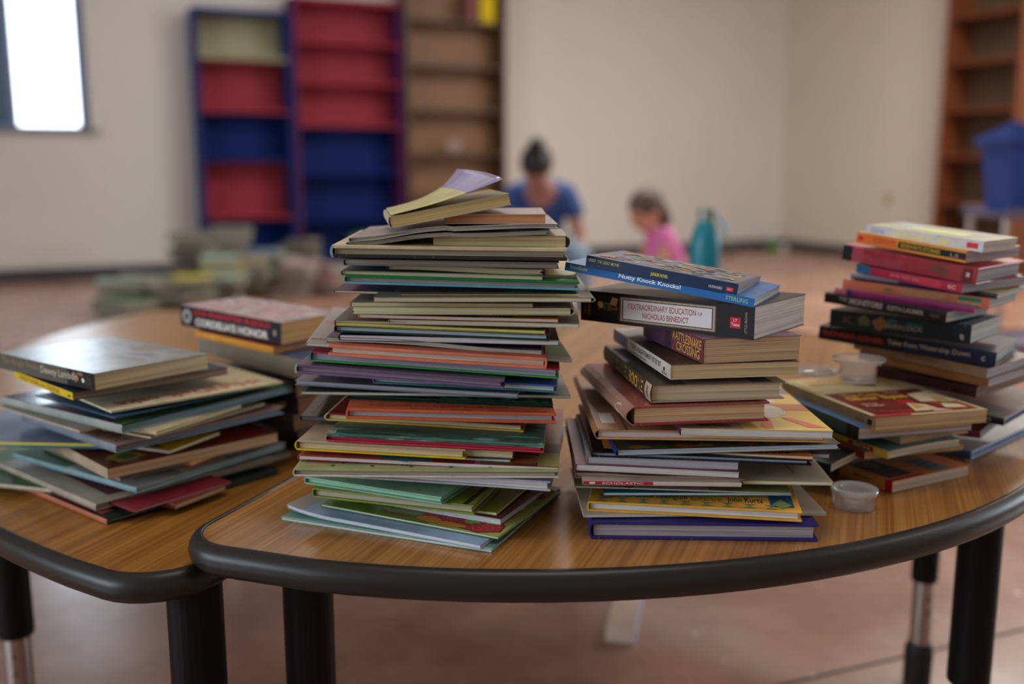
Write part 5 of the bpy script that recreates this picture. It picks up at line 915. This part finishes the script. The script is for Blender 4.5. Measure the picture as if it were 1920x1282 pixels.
def person(label, base, rz, J, E, hand_dirs, skin, cloth, head, hair_fn, s=1.0):
    root = empty('person', base, rz, label=label, cat='person'); root.scale = (s, s, s)
    J = dict(J); E = list(E)
    for side, (w, d) in hand_dirs.items():     # palm and five fingers
        w = Vector(J[w][:3]); d = Vector(d).normalized(); sdv = d.cross(Vector((0, 1, 0))).normalized() if abs(d.y) < .8 else Vector((1, 0, 0)); nn = d.cross(sdv)
        J['palm' + side] = tuple(w + d*.055) + ((.034, .018),); E.append((hand_dirs[side][0], 'palm' + side))
        for k, (off, ln) in enumerate(((-.030, .060), (-.010, .075), (.010, .078), (.030, .068))):
            a = w + d*.085 + sdv*off; b = a + d*ln*.5 + nn*.006; c = b + d*ln*.4 + nn*.018
            J['f%s%da' % (side, k)] = tuple(a) + (.010,); J['f%s%db' % (side, k)] = tuple(b) + (.009,); J['f%s%dc' % (side, k)] = tuple(c) + (.007,)
            E += [('palm' + side, 'f%s%da' % (side, k)), ('f%s%da' % (side, k), 'f%s%db' % (side, k)), ('f%s%db' % (side, k), 'f%s%dc' % (side, k))]
        a = w + d*.04 - sdv*.040; b = a + d*.035 - sdv*.014; J['t' + side + 'a'] = tuple(a) + (.011,); J['t' + side + 'b'] = tuple(b) + (.009,); E += [('palm' + side, 't' + side + 'a'), ('t' + side + 'a', 't' + side + 'b')]
    skinned('body', J, E, skin, root)
    for nm, jj, ee, mat in cloth: skinned(nm, jj, ee, mat, root)
    hc, hr, tilt, yaw = head                   # head: face looks along -y before tilt
    H = bpy.data.objects.new('head_parts', None)
    M = Matrix.Translation(hc) @ Matrix.Rotation(yaw, 4, 'Z') @ Matrix.Rotation(tilt, 4, 'X')
    def put(nm, fn, mat):
        bm = bmesh.new(); fn(bm); bm.transform(M); mesh_obj(nm, bm, mat, root, smooth=True)
    put('head', lambda bm: (ball(bm, (0, 0, .02*hr/.1), (hr*.80, hr*.98, hr*1.02), 20), ball(bm, (0, -hr*.25, -hr*.45), (hr*.60, hr*.65, hr*.70), 16)), skin)
    put('nose', lambda bm: ball(bm, (0, -hr*.98, -hr*.12), (hr*.14, hr*.20, hr*.24), 8), skin)
    put('eyes', lambda bm: [ball(bm, (sx*hr*.33, -hr*.86, hr*.08), (hr*.13, hr*.08, hr*.07), 8) for sx in (-1, 1)], plain('eye_dark', (30, 24, 22), .3))
    put('mouth', lambda bm: ball(bm, (0, -hr*.88, -hr*.52), (hr*.26, hr*.10, hr*.07), 8), plain('lips', (140, 70, 66), .4))
    put('ears', lambda bm: [ball(bm, (sx*hr*.82, 0, -.0), (hr*.08, hr*.18, hr*.26), 8) for sx in (-1, 1)], skin)
    hair_fn(put, hr)
    return root
M_skin = plain('skin_brown', (132, 92, 80), .5); M_skin2 = plain('skin_fair', (172, 122, 102), .5)
M_shirt = plain('blue_tshirt', (34, 56, 104), .8, bump=.2); M_jean = plain('light_denim', (92, 108, 122), .8, bump=.2); M_hair = plain('black_hair', (16, 15, 16), .45, k=1.2); M_hair2 = plain('brown_hair', (72, 56, 44), .5); M_pink = plain('pink_shirt', (186, 102, 148), .8, bump=.2)
# adult sitting on a low stool, leaning forward, head bowed
J = {'pel': (0, .10, .42, (.15, .11)), 'sp1': (0, .02, .56, (.14, .10)), 'chest': (0, -.10, .74, (.16, .11)), 'neck': (0, -.20, .86, .055), 'head': (0, -.25, .92, .05),
     'shl': (-.17, -.12, .80, .06), 'ell': (-.25, -.16, .52, .042), 'wrl': (-.20, -.34, .34, .028), 'shr': (.17, -.12, .80, .06), 'elr': (.25, -.16, .52, .042), 'wrr': (.22, -.36, .34, .028),
     'hil': (-.10, .06, .42, .09), 'knl': (-.20, -.38, .46, .065), 'anl': (-.20, -.36, .08, .04), 'tol': (-.21, -.50, .03, .035), 'hir': (.10, .06, .42, .09), 'knr': (.24, -.36, .46, .065), 'anr': (.24, -.34, .08, .04), 'tor': (.26, -.48, .03, .035)}
E_ = [('pel', 'sp1'), ('sp1', 'chest'), ('chest', 'neck'), ('neck', 'head'), ('chest', 'shl'), ('shl', 'ell'), ('ell', 'wrl'), ('chest', 'shr'), ('shr', 'elr'), ('elr', 'wrr'), ('pel', 'hil'), ('hil', 'knl'), ('knl', 'anl'), ('anl', 'tol'), ('pel', 'hir'), ('hir', 'knr'), ('knr', 'anr'), ('anr', 'tor')]
def grow(keys, dr): return {k: J[k][:3] + ((tuple(r + dr for r in J[k][3]) if isinstance(J[k][3], tuple) else J[k][3] + dr),) for k in keys}
sh = grow(['pel', 'sp1', 'chest', 'shl', 'shr'], .016); sh['neck'] = (0, -.18, .885, .085); sh['sel'] = (-.225, -.145, .64, .068); sh['ser'] = (.225, -.145, .64, .068)
jn = grow(['pel', 'hil', 'knl', 'anl', 'hir', 'knr', 'anr'], .014)
def hairA(put, hr):
    put('hair', lambda bm: (ball(bm, (0, hr*.08, hr*.48), (hr*.94, hr*1.05, hr*.86), 18), ball(bm, (0, hr*.3, hr*1.45), (hr*.50, hr*.50, hr*.45), 14)), M_hair)
p = ray(1012, 400); Ya = 6.35; xa = p.x/p.y*Ya
person('person in a blue t-shirt sitting bent forward, dark hair in a bun', (xa, Ya, 0), 0, J, E_, {'l': ('wrl', (.1, -.2, -1)), 'r': ('wrr', (-.1, -.2, -1))}, M_skin,
       [('t_shirt', sh, [('pel', 'sp1'), ('sp1', 'chest'), ('chest', 'neck'), ('chest', 'shl'), ('shl', 'sel'), ('chest', 'shr'), ('shr', 'ser')], M_shirt),
        ('jeans', jn, [('pel', 'hil'), ('hil', 'knl'), ('knl', 'anl'), ('pel', 'hir'), ('hir', 'knr'), ('knr', 'anr')], M_jean)], (Vector((-.03, -.30, .96)), .105, .75, 0), hairA)
r0 = empty('low_stool', (xa, Ya + .10, 0), label='low dark stool under the person in the blue t-shirt', cat='stool')
bm = bmesh.new(); lathe(bm, [(0, .27), (.15, .27), (.16, .285), (.15, .305), (0, .305)], 24); mesh_obj('seat', bm, M_rub, r0)
for a in range(4):
    bm = bmesh.new(); c_, s_ = math.cos(a*PI/2 + .8), math.sin(a*PI/2 + .8); tube(bm, (.10*c_, .10*s_, .275), (.15*c_, .15*s_, 0), .013); mesh_obj('leg', bm, M_chrome, r0)
# child kneeling, facing left
J = {'pel': (0, 0, .30, (.085, .10)), 'sp1': (-.02, 0, .43, (.08, .095)), 'chest': (-.05, 0, .555, (.085, .10)), 'neck': (-.075, 0, .615, .035), 'head': (-.095, 0, .64, .04),
     'shl': (-.05, -.10, .585, .038), 'ell': (-.11, -.15, .40, .028), 'wrl': (-.17, -.13, .27, .021), 'shr': (-.05, .10, .585, .038), 'elr': (-.11, .15, .40, .028), 'wrr': (-.18, .13, .27, .021),
     'hil': (0, -.06, .29, .06), 'knl': (-.14, -.08, .055, .05), 'anl': (.12, -.07, .045, .032), 'tol': (.20, -.07, .03, .025), 'hir': (0, .06, .29, .06), 'knr': (-.14, .08, .055, .05), 'anr': (.12, .07, .045, .032), 'tor': (.20, .07, .03, .025)}
sh = grow(['pel', 'sp1', 'chest', 'shl', 'shr'], .012); sh['neck'] = (-.065, 0, .62, .055); sh['sel'] = (-.075, -.125, .51, .045); sh['ser'] = (-.075, .125, .51, .045)
jn = grow(['pel', 'hil', 'knl', 'hir', 'knr'], .010)
def hairC(put, hr):
    put('hair', lambda bm: (ball(bm, (0, hr*.16, hr*.42), (hr*.96, hr*1.08, hr*.92), 18), ball(bm, (0, hr*.72, -hr*.45), (hr*.80, hr*.50, hr*1.1), 14)), M_hair2)
p = ray(1258, 440); Yc = 5.15; xc = p.x/p.y*Yc
person('child in a pink shirt kneeling on the floor, brown hair, facing left', (xc, Yc, 0), .15, J, E_, {'l': ('wrl', (-.5, 0, -1)), 'r': ('wrr', (-.5, 0, -1))}, M_skin2,
       [('shirt', sh, [('pel', 'sp1'), ('sp1', 'chest'), ('chest', 'neck'), ('chest', 'shl'), ('shl', 'sel'), ('chest', 'shr'), ('shr', 'ser')], M_pink),
        ('shorts', jn, [('pel', 'hil'), ('hil', 'knl'), ('pel', 'hir'), ('hir', 'knr')], plain('shorts_cloth', (80, 76, 96), .8))], (Vector((-.125, 0, .70)), .085, .45, -PI/2 + .3), hairC, s=1.06)
